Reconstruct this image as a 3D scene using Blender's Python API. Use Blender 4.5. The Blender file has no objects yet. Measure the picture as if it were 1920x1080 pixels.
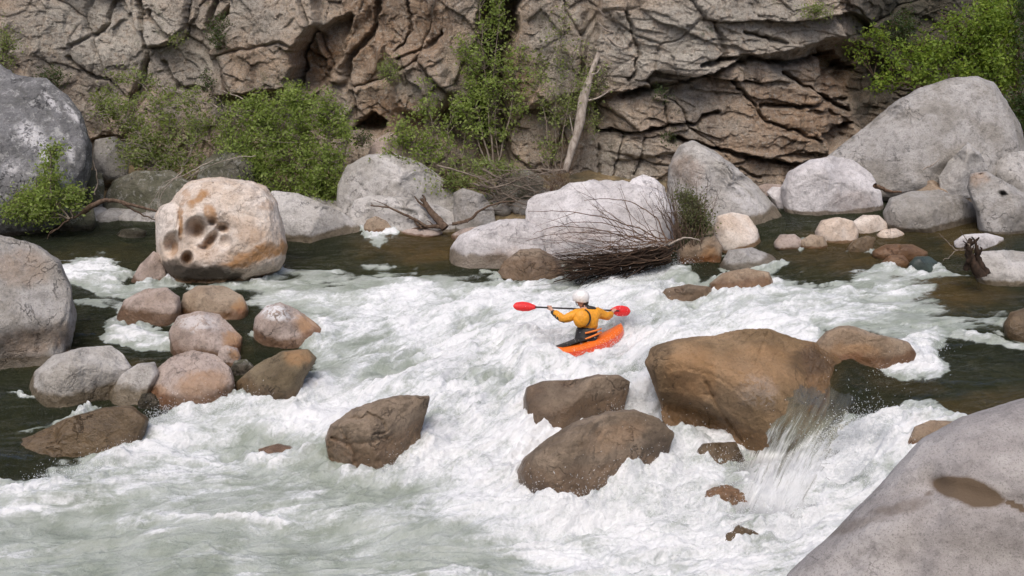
import bpy, math, random
import numpy as np
from mathutils import Vector
R = math.radians
rng = np.random.default_rng(7)
random.seed(7)
sc = bpy.context.scene
COL = sc.collection

# ------------------------------------------------------------------ camera
CH, PITCH, FPX = 6.0, R(17.0), 1867.0
CAM = np.array([0.0, 0.0, CH])
FW = np.array([0, math.cos(PITCH), -math.sin(PITCH)])
UP = np.array([0, math.sin(PITCH), math.cos(PITCH)])
RT = np.array([1.0, 0, 0])
cam_d = bpy.data.cameras.new('camera'); cam = bpy.data.objects.new('camera', cam_d); COL.objects.link(cam)
cam.location = CAM; cam.rotation_euler = (math.pi/2 - PITCH, 0, 0)
cam_d.sensor_width = 36; cam_d.lens = FPX/1920*36; cam_d.clip_end = 500; cam_d.clip_start = .05
sc.camera = cam

def P(px, py, d):
    """world point seen at photo position px,py at depth d"""
    px = np.asarray(px, float); py = np.asarray(py, float); d = np.asarray(d, float)
    a = ((px-960)/FPX)[..., None]; b = ((540-py)/FPX)[..., None]
    return CAM + d[..., None]*(FW + a*RT + b*UP)
def proj(w):
    v = w - CAM
    d = v@FW
    return 960 + FPX*(v@RT)/d, 540 - FPX*(v@UP)/d, d
def hitz(px, py, z):
    px = np.asarray(px, float); py = np.asarray(py, float)
    r = FW + ((px-960)/FPX)[..., None]*RT + ((540-py)/FPX)[..., None]*UP
    t = (z-CH)/np.minimum(r[..., 2], -0.02)
    return CAM + t[..., None]*r

# ------------------------------------------------------------------ noise
_perm = np.tile(rng.permutation(256), 3)
_g = rng.normal(size=(256, 3)); _g /= np.linalg.norm(_g, axis=1)[:, None]
def pn(p):
    p = np.asarray(p, float)
    f0 = np.floor(p); f = p-f0; i = f0.astype(np.int64) & 255
    u = f*f*f*(f*(f*6-15)+10)
    out = 0
    for dx in (0, 1):
        wx = u[:, 0] if dx else 1-u[:, 0]
        a = _perm[i[:, 0]+dx]
        for dy in (0, 1):
            wy = u[:, 1] if dy else 1-u[:, 1]
            b = _perm[a+i[:, 1]+dy]
            for dz in (0, 1):
                wz = u[:, 2] if dz else 1-u[:, 2]
                g = _g[_perm[b+i[:, 2]+dz] & 255]
                out = out + wx*wy*wz*(g[:, 0]*(f[:, 0]-dx)+g[:, 1]*(f[:, 1]-dy)+g[:, 2]*(f[:, 2]-dz))
    return out*1.5
def fbm(p, o=4, gain=.5, lac=2.03, ridge=False):
    s = 0; a = 1; t = 0
    for k in range(o):
        n = pn(p*lac**k + 17.3*k)
        s = s + a*((1-2*np.abs(n)) if ridge else n); t += a; a *= gain
    return s/t
def h2(ix, iy, seed):
    n = (ix*374761393 + iy*668265263 + seed*1274126177) & 0xffffffff
    n = ((n ^ (n >> 13))*1274126177) & 0xffffffff
    return ((n ^ (n >> 16)) & 0xffffff)/float(0xffffff)
def voro(x, y, seed, cheb=False):
    ix = np.floor(x).astype(np.int64); iy = np.floor(y).astype(np.int64)
    f1 = np.full(x.shape, 9.); f2 = f1.copy(); r = [np.zeros(x.shape) for _ in range(5)]
    for a in (-1, 0, 1):
        for b in (-1, 0, 1):
            cx = ix+a; cy = iy+b
            dx = cx+h2(cx, cy, seed)-x; dy = cy+h2(cx, cy, seed+1)-y
            d = np.maximum(np.abs(dx), np.abs(dy))+.25*np.minimum(np.abs(dx), np.abs(dy)) if cheb else np.hypot(dx, dy); m = d < f1
            f2 = np.where(m, f1, np.minimum(f2, d)); f1 = np.where(m, d, f1)
            for k in range(3):
                r[k] = np.where(m, h2(cx, cy, seed+2+k), r[k])
            r[3] = np.where(m, dx, r[3]); r[4] = np.where(m, dy, r[4])
    return f1, f2, r
def sstep(a, b, x):
    t = np.clip((x-a)/(b-a), 0, 1); return t*t*(3-2*t)
def seg_dist(px, py, pts):
    """distance in photo pixels to a polyline"""
    d = np.full(px.shape, 1e9)
    for (x0, y0), (x1, y1) in zip(pts[:-1], pts[1:]):
        dx, dy = x1-x0, y1-y0
        t = np.clip(((px-x0)*dx+(py-y0)*dy)/(dx*dx+dy*dy+1e-9), 0, 1)
        d = np.minimum(d, np.hypot(px-x0-t*dx, py-y0-t*dy))
    return d
def in_poly(px, py, pts):
    c = np.zeros(px.shape, bool); n = len(pts)
    for i in range(n):
        x0, y0 = pts[i]; x1, y1 = pts[(i+1) % n]
        if y0 == y1: continue
        k = ((y0 > py) != (y1 > py)) & (px < (x1-x0)*(py-y0)/(y1-y0)+x0)
        c ^= k
    return c
def poly_soft(px, py, pts, w):
    d = seg_dist(px, py, pts+[pts[0]])
    return sstep(-w, w, np.where(in_poly(px, py, pts), d, -d))
def blob(px, py, cx, cy, rx, ry, ang=0):
    c, s = math.cos(R(ang)), math.sin(R(ang))
    x = ((px-cx)*c+(py-cy)*s)/rx; y = (-(px-cx)*s+(py-cy)*c)/ry
    return np.sqrt(x*x+y*y)

# ------------------------------------------------------------------ mesh helpers
def mk_mesh(name, v, f, mat=None, attrs=None, smooth=True):
    v = np.asarray(v, np.float32); f = np.asarray(f, np.int32)
    me = bpy.data.meshes.new(name)
    me.vertices.add(len(v)); me.vertices.foreach_set('co', v.ravel())
    k = f.shape[1]
    me.loops.add(f.size); me.loops.foreach_set('vertex_index', f.ravel())
    me.polygons.add(len(f)); me.polygons.foreach_set('loop_start', np.arange(0, f.size, k, dtype=np.int32))
    me.polygons.foreach_set('loop_total', np.full(len(f), k, np.int32))
    me.polygons.foreach_set('use_smooth', np.full(len(f), smooth))
    me.update(calc_edges=True)
    for n, a in (attrs or {}).items():
        at = me.attributes.new(n, 'FLOAT', 'POINT'); at.data.foreach_set('value', np.asarray(a, np.float32).ravel())
    if mat: me.materials.append(mat)
    return me
def link(name, me, loc=(0, 0, 0), parent=None):
    o = bpy.data.objects.new(name, me); COL.objects.link(o); o.location = loc
    if parent: o.parent = parent
    return o
def tag(o, label=None, cat=None, group=None, kind=None):
    for k, x in (('label', label), ('category', cat), ('group', group), ('kind', kind)):
        if x: o[k] = x
    return o
def empty(name, loc, label, cat, group=None):
    o = bpy.data.objects.new(name, None); COL.objects.link(o); o.location = loc; o.empty_display_size = .2
    return tag(o, label, cat, group)
def grid_faces(nr, nc):
    i = np.arange(nr*nc).reshape(nr, nc)
    return np.stack([i[:-1, :-1], i[:-1, 1:], i[1:, 1:], i[1:, :-1]], -1).reshape(-1, 4)
class MB:
    def __init__(s): s.v = []; s.f = []; s.n = 0
    def add(s, v, f):
        v = np.asarray(v, float); s.v.append(v); s.f.append(np.asarray(f)+s.n); s.n += len(v)
    def tube(s, pts, rad, k=5):
        pts = np.asarray(pts, float); n = len(pts); rad = np.broadcast_to(np.asarray(rad, float), (n,))
        t = np.gradient(pts, axis=0); t /= np.linalg.norm(t, axis=1)[:, None]+1e-9
        ref = np.array([.31, .87, .38]); a = np.cross(t, ref); a /= np.linalg.norm(a, axis=1)[:, None]+1e-9
        b = np.cross(t, a); an = np.arange(k)*2*math.pi/k
        v = pts[:, None]+rad[:, None, None]*(np.cos(an)[None, :, None]*a[:, None]+np.sin(an)[None, :, None]*b[:, None])
        i = np.arange(n*k).reshape(n, k); j = np.roll(i, -1, 1)
        s.add(v.reshape(-1, 3), np.stack([i[:-1], j[:-1], j[1:], i[1:]], -1).reshape(-1, 4))
    def build(s, name, mat, parent=None, loc=(0, 0, 0), smooth=True):
        v = np.concatenate(s.v)-np.asarray(loc if parent is None else parent.location)
        return link(name, mk_mesh(name, v, np.concatenate(s.f), mat, smooth=smooth), loc if parent is None else (0, 0, 0), parent)
def spline(pts, n):
    pts = np.asarray(pts, float); m = len(pts)
    if m < 3:
        t = np.linspace(0, 1, n)[:, None]; return pts[0]*(1-t)+pts[-1]*t
    q = np.vstack([2*pts[0]-pts[1], pts, 2*pts[-1]-pts[-2]]); t = np.linspace(0, m-1-1e-6, n); i = t.astype(int); u = (t-i)[:, None]
    a, b, c, d = q[i], q[i+1], q[i+2], q[i+3]
    return .5*(2*b+(c-a)*u+(2*a-5*b+4*c-d)*u*u+(3*b-3*c+d-a)*u**3)

# ------------------------------------------------------------------ materials
class NT:
    def __init__(s, name):
        s.m = bpy.data.materials.new(name); s.m.use_nodes = True; s.t = s.m.node_tree; s.t.nodes.clear()
        s.out = s.n('ShaderNodeOutputMaterial')
    def n(s, t, **kw):
        x = s.t.nodes.new(t)
        for k, v in kw.items(): setattr(x, k, v)
        return x
    def l(s, a, b): s.t.links.new(a, b)
    def put(s, sock, v):
        if isinstance(v, bpy.types.NodeSocket): s.l(v, sock)
        elif isinstance(v, (tuple, list)) and len(v) == 3 and sock.type == 'RGBA': sock.default_value = (*v, 1)
        else: sock.default_value = v
    def math(s, op, a, b=0., c=0., clamp=False):
        x = s.n('ShaderNodeMath', operation=op, use_clamp=clamp)
        for i, v in enumerate((a, b, c)): s.put(x.inputs[i], v)
        return x.outputs[0]
    def mix(s, f, a, b, mode='MIX'):
        x = s.n('ShaderNodeMix', data_type='RGBA', blend_type=mode)
        s.put(x.inputs[0], f); s.put(x.inputs[6], a); s.put(x.inputs[7], b); return x.outputs[2]
    def ss(s, x, a, b, lo=0., hi=1.):
        m = s.n('ShaderNodeMapRange', interpolation_type='SMOOTHSTEP')
        s.put(m.inputs[0], x); s.put(m.inputs[1], a); s.put(m.inputs[2], b); s.put(m.inputs[3], lo); s.put(m.inputs[4], hi); return m.outputs[0]
    def noise(s, vec, scale, detail=4, rough=.55, dist=0.):
        x = s.n('ShaderNodeTexNoise'); s.put(x.inputs['Vector'], vec); s.put(x.inputs['Scale'], scale)
        x.inputs['Detail'].default_value = detail; x.inputs['Roughness'].default_value = rough; x.inputs['Distortion'].default_value = dist
        return x.outputs[0]
    def attr(s, name): return s.n('ShaderNodeAttribute', attribute_name=name).outputs['Fac']
    def pos(s): return s.n('ShaderNodeNewGeometry').outputs['Position']
    def vmul(s, v, k):
        x = s.n('ShaderNodeVectorMath', operation='MULTIPLY'); s.l(v, x.inputs[0]); x.inputs[1].default_value = k; return x.outputs[0]
    def bump(s, h, st, dist, nrm=None):
        b = s.n('ShaderNodeBump'); s.put(b.inputs['Height'], h); b.inputs['Strength'].default_value = st; b.inputs['Distance'].default_value = dist
        if nrm: s.l(nrm, b.inputs['Normal'])
        return b.outputs[0]
    def bsdf(s, col, rough, nrm=None, spec=.5, **kw):
        p = s.n('ShaderNodeBsdfPrincipled'); s.put(p.inputs['Base Color'], col); s.put(p.inputs['Roughness'], rough)
        p.inputs['Specular IOR Level'].default_value = spec
        for k, v in kw.items(): s.put(p.inputs[k], v)
        if nrm: s.l(nrm, p.inputs['Normal'])
        return p.outputs[0]
    def done(s, sh): s.l(sh, s.out.inputs[0]); return s.m

def rock_mat(name, c1, c2, ochre=(.36, .2, .09), wetc=(.42, .36, .3), speck=.35, bumpy=1., lich=.0, fs=24):
    n = NT(name); p = n.pos()
    big_n = n.noise(p, 1.1, 5, .6, .4); mid = n.noise(p, 5, 5, .65); fine = n.noise(p, fs, 4, .75); vf = n.noise(p, fs*2.7, 3, .7)
    col = n.mix(n.ss(big_n, .38, .62), c1, c2)
    col = n.mix(n.ss(mid, .5, .66, 0, .45), col, tuple(x*.5 for x in c2))
    col = n.mix(n.ss(mid, .3, .48, .3, 0), col, tuple(min(.85, x*1.35) for x in c1))
    # granite crystals
    col = n.mix(n.ss(fine, .52, .62, 0, speck*1.15), col, tuple(x*.35 for x in c2))
    col = n.mix(n.ss(vf, .57, .68, 0, speck*.8), col, tuple(min(.9, x*1.6) for x in c1))
    cr = n.math('ABSOLUTE', n.math('SUBTRACT', n.noise(p, 1.3, 5, .58, .35), .5))
    crk = n.math('MULTIPLY', n.ss(cr, 0., .009, 1, 0), n.ss(n.noise(p, .8, 2), .5, .6))
    col = n.mix(n.math('MULTIPLY', crk, .6), col, tuple(x*.3 for x in c2))
    if lich:
        lf = n.ss(n.math('ADD', n.noise(p, 4.5, 7, .78, .4), n.math('MULTIPLY', fine, .12)), .58, .66, 0, lich)
        col = n.mix(lf, col, (.62, .62, .6))
        lf2 = n.ss(n.noise(p, 4.2, 7, .78, .3), .53, .62, 0, lich)
        col = n.mix(lf2, col, (.1, .1, .085))
    st = n.math('MULTIPLY', n.attr('stain'), n.ss(n.noise(p, 3.5, 5, .7, .8), .32, .58, .55, 1.))
    col = n.mix(st, col, ochre)
    col = n.mix(n.math('MULTIPLY', n.attr('pale'), n.ss(n.noise(p, 8, 6, .8, .5), .44, .5)), col, (.68, .67, .68))
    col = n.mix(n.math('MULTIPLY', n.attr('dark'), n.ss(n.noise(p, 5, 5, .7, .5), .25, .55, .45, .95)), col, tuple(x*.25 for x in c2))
    w = n.math('ADD', n.attr('wet'), n.math('MULTIPLY', n.math('SUBTRACT', n.noise(p, 2.2, 4, .6), .5), .5))
    w = n.ss(w, .4, .62)
    col = n.mix(w, col, n.mix(1., col, wetc, 'MULTIPLY'))
    hgt = n.math('ADD', n.math('MULTIPLY', mid, .6), n.math('ADD', n.math('MULTIPLY', fine, .16), n.math('SUBTRACT', n.math('MULTIPLY', vf, .07), n.math('MULTIPLY', crk, .25))))
    nr = n.bump(hgt, .9*bumpy, .14)
    return n.done(n.bsdf(col, n.math('SUBTRACT', .88, n.math('MULTIPLY', w, .6)), nr, .5))

M = {
 'white': rock_mat('white_granite', (.66, .635, .64), (.5, .475, .475), wetc=(.38, .33, .26), bumpy=.8),
 'whitewarm': rock_mat('warm_white_granite', (.66, .59, .53), (.55, .44, .35), wetc=(.4, .3, .2), bumpy=.6),
 'grey': rock_mat('grey_granite', (.4, .385, .37), (.28, .262, .235), wetc=(.42, .37, .3), bumpy=1),
 'light': rock_mat('light_grey_granite', (.5, .48, .46), (.36, .34, .31), wetc=(.4, .34, .25), bumpy=.9),
 'lichen': rock_mat('lichened_granite', (.23, .23, .235), (.13, .13, .13), lich=.42, bumpy=1.5),
 'mossy': rock_mat('mossy_granite', (.17, .16, .12), (.09, .09, .055), lich=.3, bumpy=1.5),
 'pink': rock_mat('pink_granite', (.43, .355, .315), (.3, .235, .195), wetc=(.42, .31, .22), bumpy=.8),
 'tan': rock_mat('tan_granite', (.36, .285, .21), (.25, .18, .12), wetc=(.55, .4, .28), bumpy=.8),
 'brown': rock_mat('brown_wet_granite', (.2, .157, .1), (.112, .084, .048), wetc=(.72, .62, .52), speck=.3, bumpy=.8),
 'taupe': rock_mat('taupe_wet_granite', (.265, .205, .15), (.16, .12, .084), wetc=(.75, .65, .55), speck=.3, bumpy=.9),
 'golden': rock_mat('golden_wet_granite', (.3, .205, .12), (.19, .125, .065), wetc=(.8, .7, .58), speck=.35, bumpy=.9),
 'green': rock_mat('green_wet_stone', (.07, .1, .085), (.04, .055, .05), wetc=(.7, .7, .7), bumpy=.6),
 'near': rock_mat('smooth_near_granite', (.41, .388, .378), (.31, .288, .28), ochre=(.12, .085, .055), wetc=(.4, .35, .3), speck=.45, bumpy=.4, fs=52),
}
# ------------------------------------------------------------------ world, light
SUN_EL, SUN_AZ = R(60), R(193)      # azimuth measured clockwise from +Y
w = bpy.data.worlds.new("World"); sc.world = w; w.use_nodes = True
nt = w.node_tree; bg = nt.nodes['Background']; sky = nt.nodes.new('ShaderNodeTexSky'); sky.sky_type = 'NISHITA'
sky.sun_disc = False; sky.sun_elevation = SUN_EL; sky.sun_rotation = SUN_AZ; sky.air_density = .6; sky.dust_density = 4.; sky.ozone_density = .6
nt.links.new(sky.outputs[0], bg.inputs[0]); bg.inputs[1].default_value = .15
sd = bpy.data.lights.new('sun', 'SUN'); sun = bpy.data.objects.new('sun', sd); COL.objects.link(sun)
sd.energy = 1.15; sd.angle = R(42); sd.color = (1, .955, .89)
dirv = Vector((math.sin(SUN_AZ)*math.cos(SUN_EL), math.cos(SUN_AZ)*math.cos(SUN_EL), math.sin(SUN_EL)))
sun.rotation_euler = dirv.to_track_quat('Z', 'Y').to_euler(); sun.location = (0, 0, 30)
vs = sc.view_settings; vs.view_transform = 'Standard'; vs.look = 'None'; vs.exposure = .36; vs.gamma = 1
sc.cycles.max_bounces = 8; sc.cycles.transparent_max_bounces = 12; sc.cycles.diffuse_bounces = 3; sc.cycles.use_denoising = True

# ------------------------------------------------------------------ water level
WL = [(150,430,.25),(400,440,.2),(700,440,.25),(820,470,.12),(560,480,.12),(1500,400,.75),(1750,400,.8),(1900,440,.8),(1550,470,.6),
 (1800,500,.55),(1300,500,.3),(1450,560,.35),(1250,600,.1),(1650,580,.42),(1850,600,.45),(1080,640,-.1),(1000,560,.0),(1200,545,.12),
 (700,520,.0),(600,600,-.15),(800,700,-.3),(1000,720,-.3),(1150,690,-.2),(180,500,.12),(330,530,.0),(200,600,-.1),(420,620,-.15),
 (30,700,-.3),(500,700,-.35),(60,790,-.55),(300,760,-.5),(1700,650,.36),(1800,720,.32),(1650,760,.27),(1590,690,.3),(1780,780,.25),(1900,700,.35),
 (1450,900,-.85),(1560,930,-.8),(1620,880,-.45),(1300,900,-.8),(1250,830,-.65),(1000,900,-.75),(700,930,-.8),(400,900,-.8),(100,900,-.75),
 (100,1050,-1),(600,1050,-1),(1100,1050,-1.05),(1400,1050,-1.05),(750,820,-.6),(900,800,-.55),(1680,820,.05),(0,440,.25),(1480,980,-.95)]
_w = np.array(WL, float); _wp = hitz(_w[:, 0], _w[:, 1], _w[:, 2])
def WLEV(x, y):
    x = np.asarray(x, float); y = np.asarray(y, float)
    num = 0; den = 0
    for (a, b, c) in _wp:
        k = 1/((x-a)**2+(y-b)**2+.12)**2
        num = num+k*c; den = den+k
    return num/den
def water_hit(px, py):
    z = np.zeros(np.shape(px)) if np.ndim(px) else 0.
    for _ in range(14):
        p = hitz(px, py, z); z = .5*z+.5*WLEV(p[..., 0], p[..., 1])
    return hitz(px, py, z)

FOAM = """000000000000000000000000000000000
011110000002600000000000000000000
013410000111100000000000221110000
018923444444554323478725432444300
001437224667788999998867777764212
000271112367788999998888888765543
000146213356788889999999992346324
000000000126779999988885331177110
000000111377889999999643211241100
100001578999989999999875311347200
111246898888889998999875434798530
113468885555988999989999547998640
246777776645599999999999756899860
777766555555566788899999969995600
566565555666667777899999988988500
444555445655666777899999999888500
555545665445556667888999999977500
555555555455667889999999999877500""".split('\n')
_fm = np.array([[int(c) for c in r[:33].ljust(33, '5')] for r in FOAM], float)/9
_fm = np.pad(_fm, ((2, 3), (4, 4)), mode='edge')
def samp(mapa, px, py):
    u = np.clip((px+240)/60, 0, mapa.shape[1]-1.001); v = np.clip((py-320)/40, 0, mapa.shape[0]-1.001)
    i = u.astype(int); j = v.astype(int); fu = u-i; fv = v-j
    fu = fu*fu*(3-2*fu); fv = fv*fv*(3-2*fv)
    return (mapa[j, i]*(1-fu)+mapa[j, i+1]*fu)*(1-fv)+(mapa[j+1, i]*(1-fu)+mapa[j+1, i+1]*fu)*fv

def turn_w(x, y):
    """1 where the current cuts towards the camera, 0 where it runs across"""
    return np.exp(-(((x+.2)/4.6)**2+((y-15.8)/4.2)**2)**1.5)
def water_disp(x, y, dens):
    """height of the broken surface over the mean level; waves trail along the current"""
    tur = sstep(.15, .9, dens); out = 0
    tw = turn_w(x, y)
    for ang, wgt in ((10, 1-tw), (48, tw)):
        ca, sa = math.cos(R(ang)), math.sin(R(ang))
        u = x*ca+y*sa; v = -x*sa+y*ca
        q = np.stack([u*.5, v*1.5, np.zeros_like(u)], -1)
        wv = np.stack([fbm(q*1.1+5, 2), fbm(q*1.1+31, 2), 0*u], -1)
        big = fbm(q*.9+wv*.9, 3); crest = fbm(q*1.9+wv*1.4+9, 4, .5, ridge=True); fine = fbm(q*7+wv*2.5+3, 3, .6, ridge=True)
        out = out+wgt*(big*(.06+.22*tur)+(crest-.25)*(.035+.11*tur)+(fine-.3)*(.008+.03*tur))
    return out

def build_water():
    # rows follow the distance so that near water is finer than far water
    rowpx = np.concatenate([np.linspace(345, 1080, 560), np.linspace(1084, 1500, 60)])
    Y = hitz(np.full(rowpx.shape, 960.), rowpx, -.3)[:, 1]
    cx = np.linspace(-330, 2250, 1180)
    Xf = (cx-960)/FPX
    dep = (Y*math.cos(PITCH)+(CH+.3)*math.sin(PITCH))
    X = Xf[None, :]*dep[:, None]; YY = np.repeat(Y[:, None], len(cx), 1)
    x = X.ravel(); y = YY.ravel(); z = WLEV(x, y)
    pr = proj(np.stack([x, y, z], -1))
    jit = np.stack([x*.9, y*.9, 0*x], -1)
    jx = fbm(jit*1.3, 5, .62)*62; jy = fbm(jit*1.3+40, 5, .62)*34
    dens = samp(_fm, pr[0]+jx, pr[1]+jy)**1.15
    # extra: breaking crests and pour-overs
    for (cx_, cy_, rx, ry, an, s) in FOAMX:
        dens = dens + s*(1-sstep(.3, 1.35, blob(pr[0]+jx*.7, pr[1]+jy*.7, cx_, cy_, rx, ry, an)))
    dens = np.clip(np.maximum(dens, .1+.12*fbm(np.stack([x*.8, y*2, 0*x], -1), 3)), 0, 1)
    dz = water_disp(x, y, dens); z = z+dz
    dens = np.clip(dens+sstep(.12, .4, dens)*np.clip(2.4*(dz-.01), -.22, .38), 0, 1)      # foam rides on the crests
    for (cx_, cy_, rx, ry, an, h) in HUMPS:
        b = blob(pr[0], pr[1], cx_, cy_, rx, ry, an)
        z = z+h*np.exp(-b*b)*(1+.5*fbm(np.stack([x*4, y*4, 0*x], -1), 3, .6))
    nz = fbm(np.stack([x*3, y*3, 0*x+7], -1), 4, .6); b0 = np.full(x.shape, 9.)
    for o, R_ in FOOT:
        m = (np.abs(x-o[0]) < 1.6*R_+.5) & (np.abs(y-o[1]) < 1.6*R_+.5)
        if m.any():
            dd = (np.hypot(x[m]-o[0], y[m]-o[1])-R_)/.22; b0[m] = np.minimum(b0[m], np.abs(dd))
    bp_ = KC+BOW*.86; bb = np.hypot(x-bp_[0], y-bp_[1])/.4; hb = np.exp(-bb**2.5); dens = np.clip(dens+hb, 0, 1); z = np.maximum(z, z*(1-hb)+hb*(bp_[2]+.30+.2*nz))
    bp_ = KC+BOW*.35-np.array([0, .42, 0]); bb = np.hypot(x-bp_[0], y-bp_[1])/.3; hb = np.exp(-bb*bb); dens = np.clip(dens+hb*.6, 0, 1); z = z+hb*.07*(1+nz)
    ring = np.exp(-b0*b0); dens = np.clip(dens+ring*(.12+.5*np.maximum(nz, -.15))*sstep(.05, .4, dens)+ring*.12*(nz > .1), 0, 1)
    z = z+ring*(.012+.10*sstep(.3, .8, dens))*(.6+1.6*nz)
    spl = sstep(.75, 1., dens)*np.clip(1-np.abs(0), 0, 1)
    z = z+spl*.07*np.maximum(0, fbm(np.stack([x*7, y*7, 0*x+3], -1), 3, .65)-.05)
    amber = np.zeros_like(z)
    for (cx_, cy_, rx, ry, an, s) in AMBER:
        amber = np.maximum(amber, s*(1-sstep(.4, 1.2, blob(pr[0]+jx, pr[1]+jy, cx_, cy_, rx, ry, an))))
    milk = sstep(.25, .6, dens+.15*sstep(800, 1000, pr[1])*(pr[0] < 1350))
    me = mk_mesh('river_water', np.stack([x, y, z], -1), grid_faces(len(Y), len(cx))[:, ::-1], water_mat(), {'foam': dens, 'amber': amber, 'milk': milk, 'turn': turn_w(x, y)})
    tag(link('river_water', me), 'white water river with foam and dark green pools', kind='structure')

FOAMX = [(710,436,34,7,0,.8),(190,508,62,20,8,.55),(225,545,60,10,0,.35),(320,600,50,14,0,.3),(255,640,45,18,10,.4),
 (1700,665,75,24,-22,.5),(1740,512,75,9,4,.35),(1840,640,110,9,11,.4),(1600,470,60,8,5,.2),(1430,500,60,10,-10,.3),
 (240,408,60,3,0,.25),(1500,455,14,16,0,.35),(1350,485,20,8,0,.3),(620,870,40,30,0,-.05),(690,890,60,26,10,.08),(605,668,34,26,0,.4),(740,905,34,14,0,.35),(1570,890,110,60,-30,.3),(1190,990,280,70,0,.28),(1100,640,120,50,0,.2),(900,740,120,60,20,.12),(650,892,40,18,0,.2),(815,800,30,50,0,.4),(100,795,110,7,-14,.4),(60,745,70,6,6,.3),(220,640,70,7,5,.25),(350,640,30,6,0,.3),(130,560,60,8,15,.25),(520,640,60,8,10,.3),(1360,945,50,30,20,-.1),(1660,742,110,26,-4,-.5),(1610,700,60,40,0,-.25),(515,842,50,20,0,-.05),(40,880,200,30,-14,-.35),(1210,905,60,40,-20,.5),(1390,900,40,50,10,-.3),
 (1400,820,50,110,15,-.35),(1640,880,45,50,0,-.1),(120,940,200,8,-12,.3),(430,980,160,8,5,.3),(900,560,200,10,2,.2),(1690,860,30,60,40,-.3),
 (1250,780,60,60,0,.3),(1360,960,60,45,30,-.4),(1400,1010,50,40,60,-.35)]
HUMPS = [(985,656,38,26,0,.3),(1130,668,60,14,-15,.06),(1620,850,70,45,-30,.2),(1590,690,46,42,0,.16),(1200,880,90,50,0,.18),(900,780,110,25,20,.16),(480,800,80,25,10,.10),
 (1290,520,60,22,-20,.12),(1165,905,60,26,-25,.24),(1270,850,50,24,0,.2),(1060,965,60,20,-8,.14),(825,800,26,50,0,.1),(1365,950,60,40,0,.15),(1400,1020,50,30,0,.12),(520,700,30,30,0,.04),(1500,930,90,50,0,.26),(760,800,30,50,0,.1),(600,790,80,20,15,.12),(1200,560,80,12,5,.08)]
AMBER = [(800,455,160,45,0,.9),(1760,545,160,32,6,1.),(1600,470,160,45,0,.75),(1800,430,140,50,0,.8),(400,690,60,60,0,.5),(60,665,90,30,0,.6),(1760,790,160,24,-10,.45),
 (1840,760,120,30,-8,.6),(1500,790,80,110,10,.9),(180,480,150,25,0,.2),(1420,950,90,60,40,.9),(230,690,90,20,0,.5),(515,842,90,30,0,.8),(1640,640,120,60,0,.6),(1700,720,90,25,0,.4)]

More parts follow.
